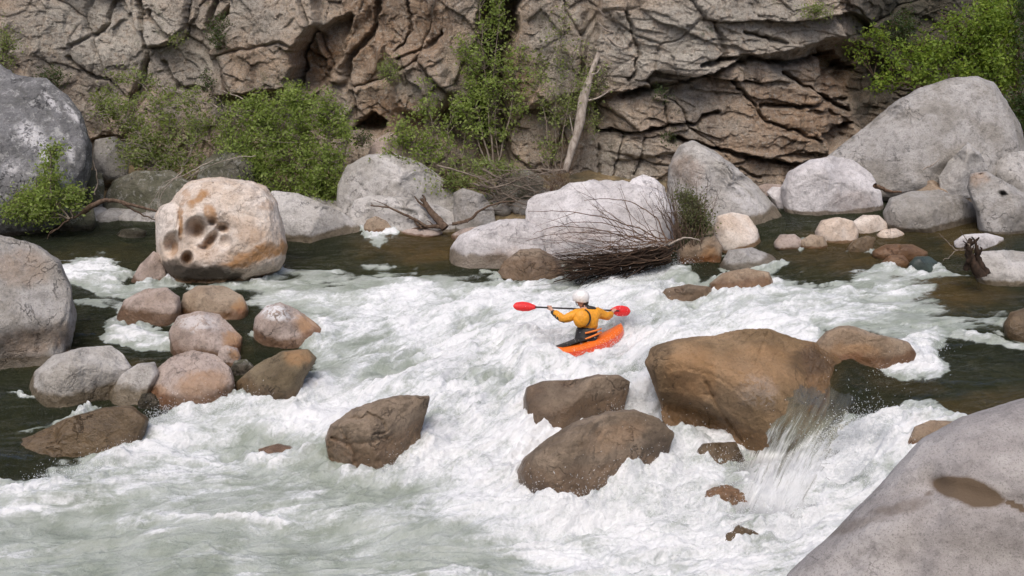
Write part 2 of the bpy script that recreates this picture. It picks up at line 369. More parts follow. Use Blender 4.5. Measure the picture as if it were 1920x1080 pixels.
def water_mat():
    n = NT('white_water'); p = n.pos()
    dens = n.attr('foam')
    def pattern(ang):
        mp = n.n('ShaderNodeMapping'); mp.inputs['Rotation'].default_value = (0, 0, -R(ang)); n.l(p, mp.inputs[0])
        sc_ = n.vmul(mp.outputs[0], (.42, 1.25, 1))
        wn = n.n('ShaderNodeTexNoise'); n.l(sc_, wn.inputs[0]); wn.inputs['Scale'].default_value = 1.5; wn.inputs['Detail'].default_value = 3
        wv = n.n('ShaderNodeVectorMath', operation='MULTIPLY_ADD'); n.l(wn.outputs['Color'], wv.inputs[0]); wv.inputs[1].default_value = (.8, .8, .8); n.l(sc_, wv.inputs[2])
        q = wv.outputs[0]
        a = n.noise(q, 2.4, 8, .66); b = n.noise(q, 7.5, 6, .68, .3)
        rid = n.math('ABSOLUTE', n.math('SUBTRACT', n.noise(q, 2.6, 6, .6, .3), .5))
        rid = n.math('SUBTRACT', 1., n.math('MULTIPLY', rid, 10.), clamp=True)
        t = n.math('ADD', n.math('MULTIPLY', n.math('SUBTRACT', a, .5), 2.), n.math('MULTIPLY', n.math('SUBTRACT', b, .5), 1.))
        return n.math('ADD', t, n.math('MULTIPLY', rid, .22)), b
    t1, b1 = pattern(10); t2, b2 = pattern(48); tw = n.attr('turn')
    def lerp(u, v): return n.math('ADD', n.math('MULTIPLY', u, n.math('SUBTRACT', 1., tw)), n.math('MULTIPLY', v, tw))
    tex = lerp(t1, t2); b = lerp(b1, b2); a0 = n.noise(p, .55, 5, .62); a = n.noise(p, 2., 5, .6); c = n.noise(p, 22., 4, .7); q = n.vmul(p, (.5, 1.2, 1))
    tex = n.math('ADD', tex, n.math('MULTIPLY', n.math('SUBTRACT', c, .5), .6))
    tex = n.math('ADD', tex, n.math('MULTIPLY', n.math('SUBTRACT', a0, .5), 1.5))
    f = n.math('ADD', n.math('SUBTRACT', dens, .1), n.math('MULTIPLY', tex, .8))
    white = n.ss(f, .5, .98)
    white = n.math('MULTIPLY', white, n.ss(dens, .0, .3))
    milk = n.math('MULTIPLY', n.ss(n.math('ADD', n.attr('milk'), n.math('MULTIPLY', tex, .35)), .15, .75), n.ss(dens, .04, .45))
    # bump for ripples in the glassy parts and froth in the white
    rip = n.noise(n.vmul(q, (.7, 1.4, 1)), 5, 6, .66, .8)
    nr = n.bump(rip, 1., .3)
    nr2 = n.bump(n.math('ADD', n.math('MULTIPLY', b, .6), n.math('MULTIPLY', c, .3)), .75, .12)
    deep = n.mix(n.attr('amber'), (.045, .055, .03), (.17, .125, .05))
    body = n.n('ShaderNodeBsdfDiffuse'); n.put(body.inputs[0], deep)
    clear = n.n('ShaderNodeBsdfTransparent'); n.put(clear.inputs[0], n.mix(n.attr('amber'), (.5, .55, .38), (.85, .7, .45)))
    mx = n.n('ShaderNodeMixShader'); n.put(mx.inputs[0], .7); n.l(body.outputs[0], mx.inputs[1]); n.l(clear.outputs[0], mx.inputs[2])
    gl = n.n('ShaderNodeBsdfGlossy'); gl.inputs['Roughness'].default_value = .12; n.l(nr, gl.inputs['Normal'])
    fr = n.n('ShaderNodeFresnel'); fr.inputs[0].default_value = 1.33; n.l(nr, fr.inputs['Normal'])
    mw = n.n('ShaderNodeMixShader'); n.l(fr.outputs[0], mw.inputs[0]); n.l(mx.outputs[0], mw.inputs[1]); n.l(gl.outputs[0], mw.inputs[2])
    mk = n.bsdf(n.mix(n.ss(a, .35, .65), (.29, .33, .28), (.45, .49, .455)), .3, nr2, .5)
    m1 = n.n('ShaderNodeMixShader'); n.put(m1.inputs[0], n.math('MULTIPLY', milk, .93)); n.l(mw.outputs[0], m1.inputs[1]); n.l(mk, m1.inputs[2])
    fo = n.bsdf(n.mix(n.ss(f, .75, 1.15), (.6, .63, .635), (.8, .815, .83)), .55, nr2, .3)
    m2 = n.n('ShaderNodeMixShader'); n.l(white, m2.inputs[0]); n.l(m1.outputs[0], m2.inputs[1]); n.l(fo, m2.inputs[2])
    return n.done(m2.outputs[0])

# ------------------------------------------------------------------ river bed and banks
def build_ground():
    xs = np.linspace(-45, 45, 700); ys = np.linspace(-6, 60, 560)
    X, Y = np.meshgrid(xs, ys); x = X.ravel(); y = Y.ravel()
    wl = WLEV(x, y)
    q = np.stack([x, y, 0*x], -1)
    bed = wl-.42+.13*fbm(q*.8, 4)
    f1, f2, r = voro(x*1.6, y*1.6, 5)
    bed = bed+.16*np.maximum(0, 1-f1*1.9)*r[0]
    shore = np.interp(x, [-14, -9, -4, 0, 4, 8, 14, 20], [25.2, 25.5, 24.9, 23.8, 24.0, 27.3, 27.5, 27.5])
    bank = .3+.2*(y-shore)+.2*fbm(q*1.2, 4)
    t = sstep(-.6, .8, y-shore+.5*fbm(q*.7, 2)); z = bed*(1-t)+np.maximum(bank, bed)*t
    near = sstep(8.2, 5.5, y); z = z*(1-near)+near*(-.2+.8*sstep(8, 2, y))
    m = NT('river_bed'); p = m.pos()
    a = m.noise(p, 1.4, 5, .65); b = m.noise(p, 12, 4, .7)
    vor = m.n('ShaderNodeTexVoronoi'); vor.inputs['Scale'].default_value = 5; m.l(p, vor.inputs['Vector'])
    vc = m.n('ShaderNodeSeparateColor'); m.l(vor.outputs['Color'], vc.inputs[0])
    col = m.mix(m.ss(a, .35, .65), (.2, .145, .075), (.1, .085, .05)); col = m.mix(m.ss(vc.outputs[0], .4, .9, 0, .5), col, (.3, .23, .13))
    col = m.mix(m.ss(b, .5, .7, 0, .5), col, (.04, .03, .02))
    mat = m.done(m.bsdf(col, .8, m.bump(m.math('ADD', b, m.math('MULTIPLY', vor.outputs[0], -1.)), .6, .05)))
    tag(link('ground', mk_mesh('ground', np.stack([x, y, z], -1), grid_faces(len(ys), len(xs)), mat)), 'stony river bed and earth bank', kind='structure')
build_ground()

def build_sky_block_slope():
    # near side of the gorge, unseen, added to block low sky and strengthen top light
    xs = np.linspace(-45, 45, 120); t = np.linspace(0, 1, 50)
    X, T = np.meshgrid(xs, t); x = X.ravel(); t = T.ravel()
    q = np.stack([x*.2, t*6, 0*x], -1); nz = fbm(q, 4)
    y = -5-7*t+nz*2; z = .4+17*t+nz*1.5
    m = NT('slope_scrub'); a = m.noise(m.pos(), .8, 6, .7)
    mat = m.done(m.bsdf(m.mix(m.ss(a, .4, .6), (.05, .07, .03), (.16, .14, .1)), .9))
    tag(link('sky_block_hill', mk_mesh('sky_block_hill', np.stack([x, y, z], -1), grid_faces(50, 120), mat)), 'unseen scrubby near side of the gorge added behind the camera to block low sky light', kind='structure')
build_sky_block_slope()

KB = water_hit(1085., 668.); KD = float((KB-CAM)@FW)+.25
KC = P(1090, 657, KD); BOW = np.array([-.81, -.585, -.03]); BOW /= np.linalg.norm(BOW)
# ------------------------------------------------------------------ boulders
import bmesh
_ico = {}
def ico(s):
    if s not in _ico:
        bm = bmesh.new(); bmesh.ops.create_icosphere(bm, subdivisions=s, radius=1)
        _ico[s] = (np.array([v.co[:] for v in bm.verts]), np.array([[v.index for v in f.verts] for f in bm.faces])); bm.free()
    return _ico[s]
def radial(poly, c, th):
    """distance from c to the outline along each angle"""
    r = np.zeros_like(th); dx = np.cos(th); dy = np.sin(th); n = len(poly)
    for i in range(n):
        x0, y0 = poly[i][0]-c[0], poly[i][1]-c[1]; x1, y1 = poly[(i+1) % n][0]-c[0], poly[(i+1) % n][1]-c[1]
        ex, ey = x1-x0, y1-y0; den = dx*ey-dy*ex
        den = np.where(np.abs(den) < 1e-9, 1e-9, den)
        t = (x0*ey-y0*ex)/den; s = (x0*dy-y0*dx)/den
        ok = (t > 0) & (s >= -1e-6) & (s <= 1+1e-6); r = np.where(ok & (t > r), t, r)
    return r
def hull(pts):
    pts = sorted(set((float(a), float(b)) for a, b in pts))
    def half(ps):
        o = []
        for p in ps:
            while len(o) > 1 and (o[-1][0]-o[-2][0])*(p[1]-o[-2][1])-(o[-1][1]-o[-2][1])*(p[0]-o[-2][0]) <= 0: o.pop()
            o.append(p)
        return o[:-1]
    return half(pts)+half(pts[::-1])
rock_i = 0
FOOT = []
ROCKS = {}
def rock(key, label, poly, mat, thick=.95, k=.72, p=2.4, ext=.4, by=None, bz=None, D=None, fac=3, amp=.035, sub=5, wet=.16,
         marks=(), holes=(), group=None, name='boulder', rough=1., cracks=(), lean=0.):
    global rock_i; rock_i += 1
    rr = np.random.default_rng(1000+rock_i)
    if group in ('rocks clustered in the left channel', 'boulders standing in the rapids') and 0 < wet < .2: wet = wet*1.7+.03
    pl = np.array(poly, float); cx = (pl[:, 0].min()+pl[:, 0].max())/2; cy = (pl[:, 1].min()+pl[:, 1].max())/2
    bot = pl[:, 1].max() if by is None else by
    rad = (np.ptp(pl[:, 0])+np.ptp(pl[:, 1]))/4
    if D is None:
        base = water_hit(float(cx), float(bot)) if bz is None else hitz(float(cx), float(bot), bz)
        D0 = float((base-CAM)@FW); D = D0/(1-k*thick*rad/FPX)
    hd = thick*rad*D/FPX
    # the visible outline carried down below the water or earth
    th = np.linspace(-math.pi, math.pi, 721)
    H = np.ptp(pl[:, 1]); c = (cx, cy)
    r0 = radial(poly, c, th)
    if ext:
        low = [(cx+(x-cx)*(.93 if y > cy else 1), y+ext*H) for x, y in poly if y > cy-.1*H]
        low += [q_ for q_ in poly if q_[1] > cy-.1*H]
        if len(low) > 2: r0 = np.maximum(r0, radial(hull(low), c, th))
    r0[r0 <= 0] = r0[r0 > 0].min()
    F = np.fft.rfft(r0[:-1]); S = F.copy(); S[3:] = 0; rs = np.fft.irfft(S, 720); rs = np.append(rs, rs[0])
    E = F.copy(); E[60:] = 0; re = np.fft.irfft(E, 720); re = np.append(re, re[0])
    V, Fc = ico(sub)
    u, v, w_ = V[:, 0], V[:, 1], V[:, 2]        # v down in the photo, w towards the far side
    rho = np.sqrt(u*u+v*v); a = np.arctan2(v, u)
    rh = np.clip(rho, 0, 1); s = rh**2.5
    rr_ = np.interp(a, th, re)*s+np.interp(a, th, rs)*(1-s)
    dep = np.sign(w_)*(1-np.minimum(rh, 1)**p)**(1/p)
    # flat faces on the near side
    for i in range(fac):
        nx, ny = rr.uniform(-.8, .8), rr.uniform(-.9, .5); nz = -rr.uniform(.6, 1.); L = math.sqrt(nx*nx+ny*ny+nz*nz); nx, ny, nz = nx/L, ny/L, nz/L
        h = rr.uniform(.6, .85); lim = (h-nx*rh*np.cos(a)-ny*rh*np.sin(a))/nz    # w >= lim
        d = lim-dep; sm = .1; dep = np.where(dep < .2, dep+np.where(d > sm, d-sm*.25, np.where(d > -sm, (d+sm)**2/(4*sm), 0)), dep)
    dep = np.minimum(dep, 1.)
    px = cx+rr_*rh*np.cos(a); py = cy+rr_*rh*np.sin(a)
    q = np.stack([u, v, w_], -1)
    off = rr.uniform(0, 50, 3)
    n1 = fbm(q*1.6+off, 3); n2 = fbm(q*4.5+off, 4, .55); n3 = fbm(q*11+off, 3, .6, ridge=True)
    dm = D+dep*hd
    front = sstep(.35, -.05, w_)
    for (hx, hy, rx, ry, an, hdp) in holes:
        b = blob(px, py, hx, hy, rx, ry, an)+.10*n2
        dm = dm+front*hdp*(1-sstep(.15, 1.05, b))
    for (pts, wd, dp) in cracks:
        dd = seg_dist(px+n2*7, py+n2*6, pts); dm = dm+front*dp*(1-sstep(0, wd, dd))
    if lean: dm = dm+lean*(py-cy)/H
    pos = P(px, py, dm)
    ctr = P(cx, cy, D)
    nrm = pos-ctr; nrm /= np.linalg.norm(nrm, axis=1)[:, None]+1e-9
    R_ = rad*D/FPX
    edge = 1-.55*sstep(.8, 1, rh)
    pos = pos+nrm*(R_*amp*rough*(2.2*n1*edge+1.1*n2+.6*(n3-.3)))[:, None]
    ppx, ppy, _ = proj(pos)
    wl = WLEV(pos[:, 0], pos[:, 1])
    hgt = pos[:, 2]-wl
    at = {'wet': np.clip(1-(hgt+.05*n2)/max(wet*2, 1e-3), 0, 1) if wet > 0 else np.zeros(len(pos))}
    for nm in ('stain', 'pale', 'dark'): at[nm] = np.zeros(len(pos))
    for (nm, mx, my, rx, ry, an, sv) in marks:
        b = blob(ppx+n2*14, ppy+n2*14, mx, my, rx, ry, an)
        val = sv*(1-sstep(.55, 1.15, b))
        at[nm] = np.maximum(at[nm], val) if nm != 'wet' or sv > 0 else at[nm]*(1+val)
    if key in ('skull',):
        pass
    pos0 = P(cx, cy, D)
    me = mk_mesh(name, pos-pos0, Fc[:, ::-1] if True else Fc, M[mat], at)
    o = link(name, me, pos0)
    # make sure normals look outwards
    me.update()
    vol = np.einsum('ij,ij->i', (pos-pos0)[Fc[:, 0]], np.cross((pos-pos0)[Fc[:, 1]], (pos-pos0)[Fc[:, 2]])).sum()
    if vol > 0:
        fl = Fc.astype(np.int32)
        me.loops.foreach_set('vertex_index', fl.ravel()); me.update()
    if group and group != FB and key != 'near': FOOT.append(((pos0[0], pos0[1]), .93*(np.ptp(pl[:, 0])/2)*D/FPX))
    tag(o, label, 'boulder' if name == 'boulder' else 'rock', group)
    ROCKS[key] = (o, D)
    return o
FB = 'boulders along the far bank'; MS = 'boulders standing in the rapids'; LF = 'rocks clustered in the left channel'; PB = 'small stones in the shallow upper pool'

# --- far bank, left
rock('biggrey', 'huge dark grey boulder with white lichen patches at left edge of far bank', [(-330,440),(-260,230),(-90,120),(-20,116),(40,142),(85,148),(125,178),(152,215),(170,270),(172,320),(152,372),(110,405),(40,440)], 'lichen', by=445, thick=.8, ext=.15, sub=6, fac=4, wet=.1, amp=.03, group=FB,
 marks=[('pale',60,255,42,22,45,.85),('pale',95,190,26,6,50,.8),('pale',135,212,22,6,50,.8),('pale',20,315,20,12,0,.7),('pale',85,290,12,30,-20,.7),('pale',15,400,30,16,0,.5),('pale',132,285,9,16,0,.7)])
rock('mossyA', 'dark mossy boulder behind the leafy shrubs above the black pool', [(190,385),(212,338),(258,320),(322,320),(358,343),(372,380),(340,402),(240,402)], 'mossy', by=405, bz=.3, ext=.3, group=FB)
rock('mossyB', 'small pale grey rock under the left shrub beside the lichened boulder', [(172,302),(178,262),(214,256),(246,274),(242,312),(200,318)], 'light', by=340, bz=.9, group=FB)
rock('mossyC', 'grey rock half hidden under the shrubs behind the holed boulder', [(365,345),(378,305),(410,282),(452,284),(482,310),(475,350),(420,355)], 'mossy', by=372, bz=.7, group=FB)
rock('mossyD', 'small dark rock between the lichened boulder and the mossy boulder', [(140,360),(150,330),(172,318),(192,325),(196,352),(178,372),(150,372)], 'mossy', by=400, bz=.4, group=FB)
rock('mossyE', 'low brown rock under the driftwood root by the black pool', [(75,420),(95,395),(140,382),(175,390),(180,415),(140,430)], 'mossy', by=430, bz=.3, group=FB)
rock('skull', 'large cream boulder with round hollows eroded like eye sockets', [(291,405),(300,387),(322,379),(332,362),(355,341),(385,335),(420,334),(445,338),(475,341),(500,352),(518,378),(530,420),(538,462),(534,487),(505,500),(470,508),(440,520),(400,528),(350,526),(312,520),(298,500),(293,450)], 'whitewarm',
 sub=7, thick=.9, ext=.1, fac=0, wet=.07, amp=.026, group=MS, k=.66, by=538, p=2.8,
 holes=[(370,428,24,25,20,.38),(325,459,20,28,5,.38),(352,484,13,16,0,.36),(395,451,27,13,-52,.32),(380,465,13,7,10,.2),(418,427,16,11,0,.28),(422,454,16,15,-30,.2),(397,416,11,9,30,.2),(388,443,60,44,-20,.22),(335,405,4,36,8,.07)],
 cracks=[([(331,382),(336,410),(338,440)],5,.08),([(300,512),(360,526),(440,524)],26,.22)],
 marks=[('stain',372,372,26,12,-35,1),('stain',345,372,8,20,30,.6),('stain',336,415,7,36,0,.9),('stain',395,400,12,22,-20,.9),('stain',470,480,70,16,-20,1),('stain',525,468,26,14,-20,1),('stain',371,433,15,14,0,.6),('stain',325,464,11,18,0,.8),('stain',392,456,16,8,-52,.6),('stain',352,486,8,10,0,.9),('stain',418,427,11,7,0,.7),('stain',470,440,30,20,0,.35),('stain',400,480,40,16,0,.35),('stain',500,385,20,10,0,.4),
  ('dark',365,512,80,20,4,1.4),('dark',322,503,32,20,10,1.4),('dark',430,518,34,10,-8,1.2)])  # dark marks: shade of the undercut foot painted into the rock colour
rock('graylong', 'long grey boulder sloping into the water right of the holed boulder', [(500,372),(512,357),(560,363),(610,384),(650,404),(675,425),(680,442),(640,452),(560,456),(505,440)], 'light', ext=.3, thick=.8, group=MS, wet=.2)
rock('skfoot', 'small pinkish rock at the left foot of the holed boulder', [(243,530),(262,497),(288,471),(304,480),(312,515),(300,534)], 'pink', group=MS, wet=.06)
rock('midleft', 'big smooth pale boulder behind the long flat slab under the saplings', [(636,395),(632,350),(650,312),(690,291),(740,288),(790,308),(840,338),(868,372),(865,405),(760,415),(680,412)], 'light', by=398, bz=.55, ext=.2, wet=0, group=FB, sub=6)
rock('slab', 'long flat grey slab with driftwood stump leaning on its face', [(655,397),(665,374),(700,366),(760,370),(820,384),(855,402),(860,424),(780,430),(700,426),(664,416)], 'light', group=FB, by=432, bz=.3, p=2.8, fac=4, wet=.08, cracks=[([(690,385),(760,395),(840,415)],5,.1)])
rock('blockr', 'squarish olive grey rock right of the flat slab', [(850,400),(850,362),(868,352),(905,364),(925,392),(930,420),(880,425),(855,418)], 'grey', group=FB, by=425, bz=.3, p=3, wet=.1)
rock('ochs', 'small rust brown stone in front of the flat slab', [(679,430),(688,412),(704,405),(726,414),(738,430),(710,437)], 'tan', group=FB, wet=.1, name='stone', sub=4)
rock('flat1', 'thin pale stone at the waterline below the driftwood stump', [(742,438),(760,429),(800,428),(832,436),(800,443)], 'pink', group=FB, wet=.05, name='stone', sub=4)
rock('flat2', 'low brown stone in the amber shallows left of the pale leaning boulder', [(845,440),(870,428),(905,424),(925,432),(900,452),(860,452)], 'pink', group=FB, wet=.1, name='stone', sub=4)
rock('cliffoot', 'pinkish angular rock under the shrubs at the cliff foot', [(688,292),(703,262),(730,247),(772,262),(800,290),(760,305)], 'pink', by=345, bz=1.1, D=27.2, group=FB, wet=0, p=3, fac=5)
rock('behind1', 'grey rock between the saplings and driftwood heap', [(930,345),(950,322),(990,318),(1020,335),(1015,365),(950,372)], 'mossy', by=372, bz=.8, group=FB, wet=0)
# --- middle
rock('leanpale', 'smooth pale boulder with wet brown foot left of the big white boulder', [(841,492),(844,466),(862,441),(900,423),(950,411),(985,411),(1025,430),(1030,480),(985,505),(920,505),(870,504)], 'white', group=MS, wet=.16, fac=2, marks=[('stain',960,480,60,16,0,.25)])
rock('footgrey', 'wet grey boulder in the foam at the foot of the big white boulder', [(924,526),(945,490),(975,468),(1012,466),(1045,485),(1066,522),(1040,532)], 'taupe', group=MS, wet=.5, ext=.3)
rock('bigwhite', 'broad white angular boulder behind the swept dead branches', [(984,445),(986,400),(990,376),(1006,366),(1050,357),(1068,344),(1110,338),(1170,341),(1222,352),(1256,372),(1263,402),(1255,440),(1240,472),(1180,485),(1100,488),(1030,478),(995,466)], 'white', by=500, group=MS, p=3.0, fac=4, wet=.08, sub=6, thick=.85, marks=[('stain',1080,440,60,20,0,.2)])
rock('peak', 'small pale rock peeking over the right shoulder of the broad white boulder', [(1172,352),(1185,336),(1205,327),(1228,335),(1246,350),(1250,378),(1190,380)], 'white', by=430, bz=.7, group=FB, wet=0, p=2.8)
rock('slant', 'tall pale boulder with a slanted right edge beside the dead brush', [(1250,380),(1255,312),(1273,272),(1300,263),(1342,286),(1382,316),(1422,352),(1452,386),(1473,415),(1468,434),(1400,442),(1320,420),(1270,410)], 'light', group=MS, wet=.12, fac=4, p=2.8, sub=6, by=440, marks=[('stain',1290,320,40,30,30,.3),('pale',1400,380,60,18,38,.5)])
rock('roundwhite', 'rounded white boulder leaning against the slanted pale boulder', [(1464,352),(1480,322),(1518,300),(1560,293),(1600,300),(1632,325),(1652,360),(1656,386),(1622,402),(1565,407),(1510,396)], 'white', group=MS, wet=.05, fac=3, sub=6, marks=[('dark',1590,385,50,20,0,.35),('stain',1600,380,50,25,0,.2)])
rock('wedge', 'small white rock squeezed between the slanted and the rounded white boulders', [(1437,360),(1448,350),(1472,352),(1492,380),(1488,393),(1455,390)], 'white', group=FB, wet=.02, by=392)
rock('wedge2', 'pale pink stone low behind the slanted boulder', [(1418,350),(1435,344),(1480,347),(1470,362),(1430,362)], 'pink', group=FB, wet=0, by=375, bz=.85, name='stone', sub=4)
rock('giant', 'giant grey whaleback boulder on the right bank under the green tree', [(1500,335),(1545,298),(1580,270),(1630,232),(1680,192),(1722,166),(1780,148),(1830,143),(1862,156),(1886,188),(1912,232),(1930,290),(1905,350),(1800,362),(1690,358),(1640,350),(1570,350)], 'grey', by=380, bz=.85, k=.6, thick=.75, ext=.12, sub=6, wet=0, amp=.022, fac=2, group=FB, marks=[('dark',1690,275,8,20,0,.2),('pale',1840,180,50,30,20,.2)], holes=[(1770,325,40,26,-30,.3)])
rock('tri', 'pointed triangular grey rock leaning on the giant grey boulder', [(1760,333),(1780,302),(1800,282),(1815,267),(1835,285),(1857,322),(1850,338),(1800,342)], 'light', by=392, bz=.85, group=FB, wet=0, p=3)
rock('rightedge', 'grey rock with a pale crown cut by the right edge of the photo', [(1860,322),(1868,297),(1890,283),(1940,284),(1990,310),(1980,360),(1900,358)], 'light', by=375, bz=.95, group=FB, wet=0)
rock('holes', 'speckled grey boulder with two dark pits at the right edge of the pool', [(1813,352),(1818,326),(1850,322),(1892,345),(1930,366),(1975,400),(1970,440),(1905,440),(1862,422),(1830,395)], 'grey', group=FB, wet=.06, holes=[(1881,364,8,6,0,.25),(1840,327,6,5,0,.15)], marks=[('stain',1835,335,22,18,0,.5),('dark',1881,364,8,6,0,1),('dark',1900,420,30,16,20,.4)], by=440)
rock('oval', 'low oval grey boulder lying in the upper pool', [(1656,398),(1668,371),(1710,359),(1760,357),(1802,367),(1842,394),(1853,420),(1845,433),(1780,428),(1700,418),(1662,406)], 'grey', group=MS, wet=.07, fac=2, p=2.6)
rock('browntail', 'flat brown rock behind the oval grey boulder', [(1690,358),(1730,337),(1800,334),(1828,350),(1822,392),(1700,385)], 'tan', by=392, group=FB, wet=.1, bz=.8)
rock('whitenub', 'small bright white boulder at the tip of the dead brush', [(1339,428),(1344,406),(1370,398),(1402,404),(1420,430),(1427,457),(1402,469),(1370,472),(1348,452)], 'whitewarm', group=MS, wet=.05, fac=2)
rock('rusty', 'rusty brown rock under the pale driftwood left of the small white boulder', [(1270,470),(1298,448),(1340,441),(1354,462),(1352,494),(1300,500)], 'tan', group=MS, wet=.2, marks=[('stain',1330,480,20,20,0,.8)])
rock('mossr', 'olive grey rock in the rapids just below the small white boulder', [(1348,500),(1366,469),(1410,464),(1446,478),(1464,493),(1420,510)], 'grey', group=MS, wet=.1)
rock('wetr', 'wet brown rock awash where the chute breaks white', [(1330,532),(1354,512),(1400,503),(1442,510),(1452,536),(1400,548)], 'tan', group=MS, wet=.25)
rock('darklow', 'low dark brown rock in foam right of the paddler', [(1222,570),(1248,541),(1290,533),(1332,538),(1342,556),(1320,574),(1260,575)], 'taupe', group=MS, wet=.3)
for i, (key, lab, poly, mat, wt) in enumerate([
 ('s1', 'tan stone sitting left of the white egg shaped stones', [(1450,455),(1462,440),(1490,439),(1512,455),(1500,467),(1465,466)], 'pink', .04),
 ('s2', 'small brown stone touching the left end of the biggest egg shaped stone', [(1500,452),(1520,439),(1545,443),(1552,460),(1530,468),(1508,464)], 'tan', .08),
 ('s3', 'biggest cream egg shaped stone in the upper pool with a dark underside', [(1528,434),(1540,413),(1572,407),(1600,414),(1610,436),(1592,454),(1550,456)], 'whitewarm', .06),
 ('s4', 'cream oval stone behind and right of the biggest egg shaped stone', [(1594,418),(1618,403),(1648,404),(1666,420),(1657,438),(1612,438)], 'whitewarm', .03),
 ('s5', 'dark brown wet stone in front of the cream oval stones', [(1588,466),(1600,450),(1625,442),(1642,446),(1636,468),(1600,474)], 'brown', .3),
 ('s6', 'flat small white stone right of the cream oval stones', [(1643,440),(1655,430),(1680,428),(1696,437),(1685,447),(1655,447)], 'whitewarm', .02),
 ('s7', 'submerged tan slab just under the shallow water of the pool', [(1635,470),(1660,458),(1710,458),(1740,472),(1710,486),(1650,482)], 'tan', .6),
 ('s8', 'ochre stone left of the dark green stone', [(1652,492),(1668,478),(1694,478),(1706,492),(1690,502),(1662,501)], 'tan', .4),
 ('s9', 'rounded dark green stone by the driftwood snag', [(1704,494),(1716,481),(1742,480),(1762,494),(1755,509),(1715,509)], 'green', .5),
 ('s10', 'white flat topped stone behind the driftwood snag', [(1788,453),(1806,440),(1850,437),(1880,445),(1887,459),(1862,468),(1818,467)], 'white', .04),
 ('s11', 'brown rock breaking the surface at the right edge below the pool', [(1880,610),(1895,585),(1930,575),(1990,590),(1990,640),(1900,640)], 'brown', .5)]):
    rock(key, lab, poly, mat, group=PB, wet=wt, name='stone', sub=4 if key != 's3' else 5, fac=1, k=.7 if key not in ('s7', 's8') else .3)
rock('snagrock', 'pale grey boulder with the driftwood snag against its left side', [(1820,492),(1830,472),(1880,469),(1945,474),(1975,510),(1940,534),(1860,530),(1828,515)], 'light', group=MS, wet=.06, p=3)
# --- left channel
rock('leftfront', 'big smooth grey pink boulder at the left edge with a shadowed overhang', [(-210,560),(-130,470),(-40,441),(20,445),(70,461),(110,490),(134,540),(141,592),(122,632),(62,658),(0,672),(-110,690)], 'grey', group=LF, wet=.1, p=2.6, fac=3, sub=6, thick=.85, k=.6, marks=[('stain',40,500,60,40,0,.25),('stain',60,640,90,30,-12,.3)], holes=[(40,665,130,60,-12,.35)])
rock('l1', 'smooth pinkish stone with water sliding round it left of the tan pair', [(219,592),(234,562),(270,543),(312,539),(337,556),(340,590),(292,612),(240,610)], 'pink', group=LF, wet=.15)
rock('l2', 'tan stone directly below the holed boulder', [(334,588),(344,551),(372,535),(420,536),(456,555),(466,582),(430,602),(360,602)], 'tan', group=LF, wet=.1, marks=[('stain',450,575,20,14,0,.9)])
rock('l3', 'pinkish white domed stone in the middle of the left cluster', [(317,660),(317,621),(334,592),(375,583),(411,590),(432,610),(455,632),(442,665),(380,675)], 'pink', group=LF, wet=.12, marks=[('pale',370,605,45,18,0,.5),('stain',440,640,25,24,0,.8)])
rock('l4', 'stone with a bright white cap and brown wet right side', [(472,636),(478,596),(500,573),(526,567),(556,580),(592,605),(610,622),(590,638),(520,648)], 'pink', group=LF, wet=.1, p=2.8, marks=[('pale',515,585,35,17,10,1),('stain',580,612,34,22,20,.8),('dark',530,615,50,12,-10,.3)])
rock('l5', 'brown stone half washed over below the white capped stone', [(441,745),(444,716),(478,686),(530,659),(578,654),(594,672),(570,712),(530,737),(500,752),(470,760)], 'brown', group=LF, wet=.3, marks=[('dark',455,738,16,18,0,.7),('stain',560,670,30,20,0,.6)])
rock('l6', 'largest orange pink boulder of the left cluster', [(273,727),(284,700),(318,671),(360,656),(402,665),(432,690),(441,722),(420,742),(370,758),(310,768),(284,752)], 'pink', group=LF, wet=.14, fac=3, marks=[('stain',380,720,60,30,-10,.55),('stain',300,740,30,20,30,.6)], sub=6)
rock('l7', 'pale grey oblong boulder farthest left in the lower cluster', [(53,728),(64,697),(100,666),(160,651),(208,649),(232,664),(247,690),(216,732),(150,752),(90,764),(61,748)], 'light', group=LF, wet=.14, fac=2, sub=6)
rock('l8', 'narrow grey stone wedged between the pale oblong and orange pink boulders', [(205,737),(228,702),(258,682),(290,679),(299,700),(282,742),(242,762),(214,758)], 'light', group=LF, wet=.16)
rock('l9', 'small orange stone perched above the olive pebble', [(404,668),(408,652),(425,647),(445,653),(452,668),(440,683),(415,684)], 'pink', group=LF, wet=.03, name='stone', sub=4, by=690, marks=[('stain',440,665,12,10,0,.8)])
rock('l10', 'olive pebble between the orange pink boulder and the brown washed stone', [(430,695),(440,676),(462,673),(478,688),(468,704),(442,708)], 'mossy', group=LF, wet=.2, name='stone', sub=4)
rock('l11', 'small dark pebble at the foot of the narrow grey stone', [(258,755),(266,738),(284,736),(302,750),(298,768),(272,770)], 'mossy', group=LF, wet=.3, name='stone', sub=4)
rock('l12', 'brown rock ridge awash at the lower left bank', [(-60,860),(10,838),(70,812),(130,783),(200,763),(250,761),(279,786),(265,832),(180,880),(60,905),(-40,910)], 'brown', group=LF, wet=.8, fac=2, sub=6, thick=.5, ext=.2, k=.75, by=862)
rock('l13', 'ochre stone under the water above the pale oblong boulder', [(52,672),(66,655),(95,646),(125,652),(134,668),(100,682)], 'tan', group=LF, wet=.2, name='stone', sub=4)
rock('l14', 'dark stone in the black pool left of the holed boulder', [(218,440),(228,430),(255,427),(276,433),(272,445),(240,448)], 'mossy', group=LF, wet=.2, name='stone', sub=4)
rock('l15', 'pinkish rock showing through thin white water below the brown stone', [(470,868),(485,842),(520,832),(560,838),(574,858),(540,874)], 'pink', group=LF, wet=.9, name='stone', sub=4, k=1.6)
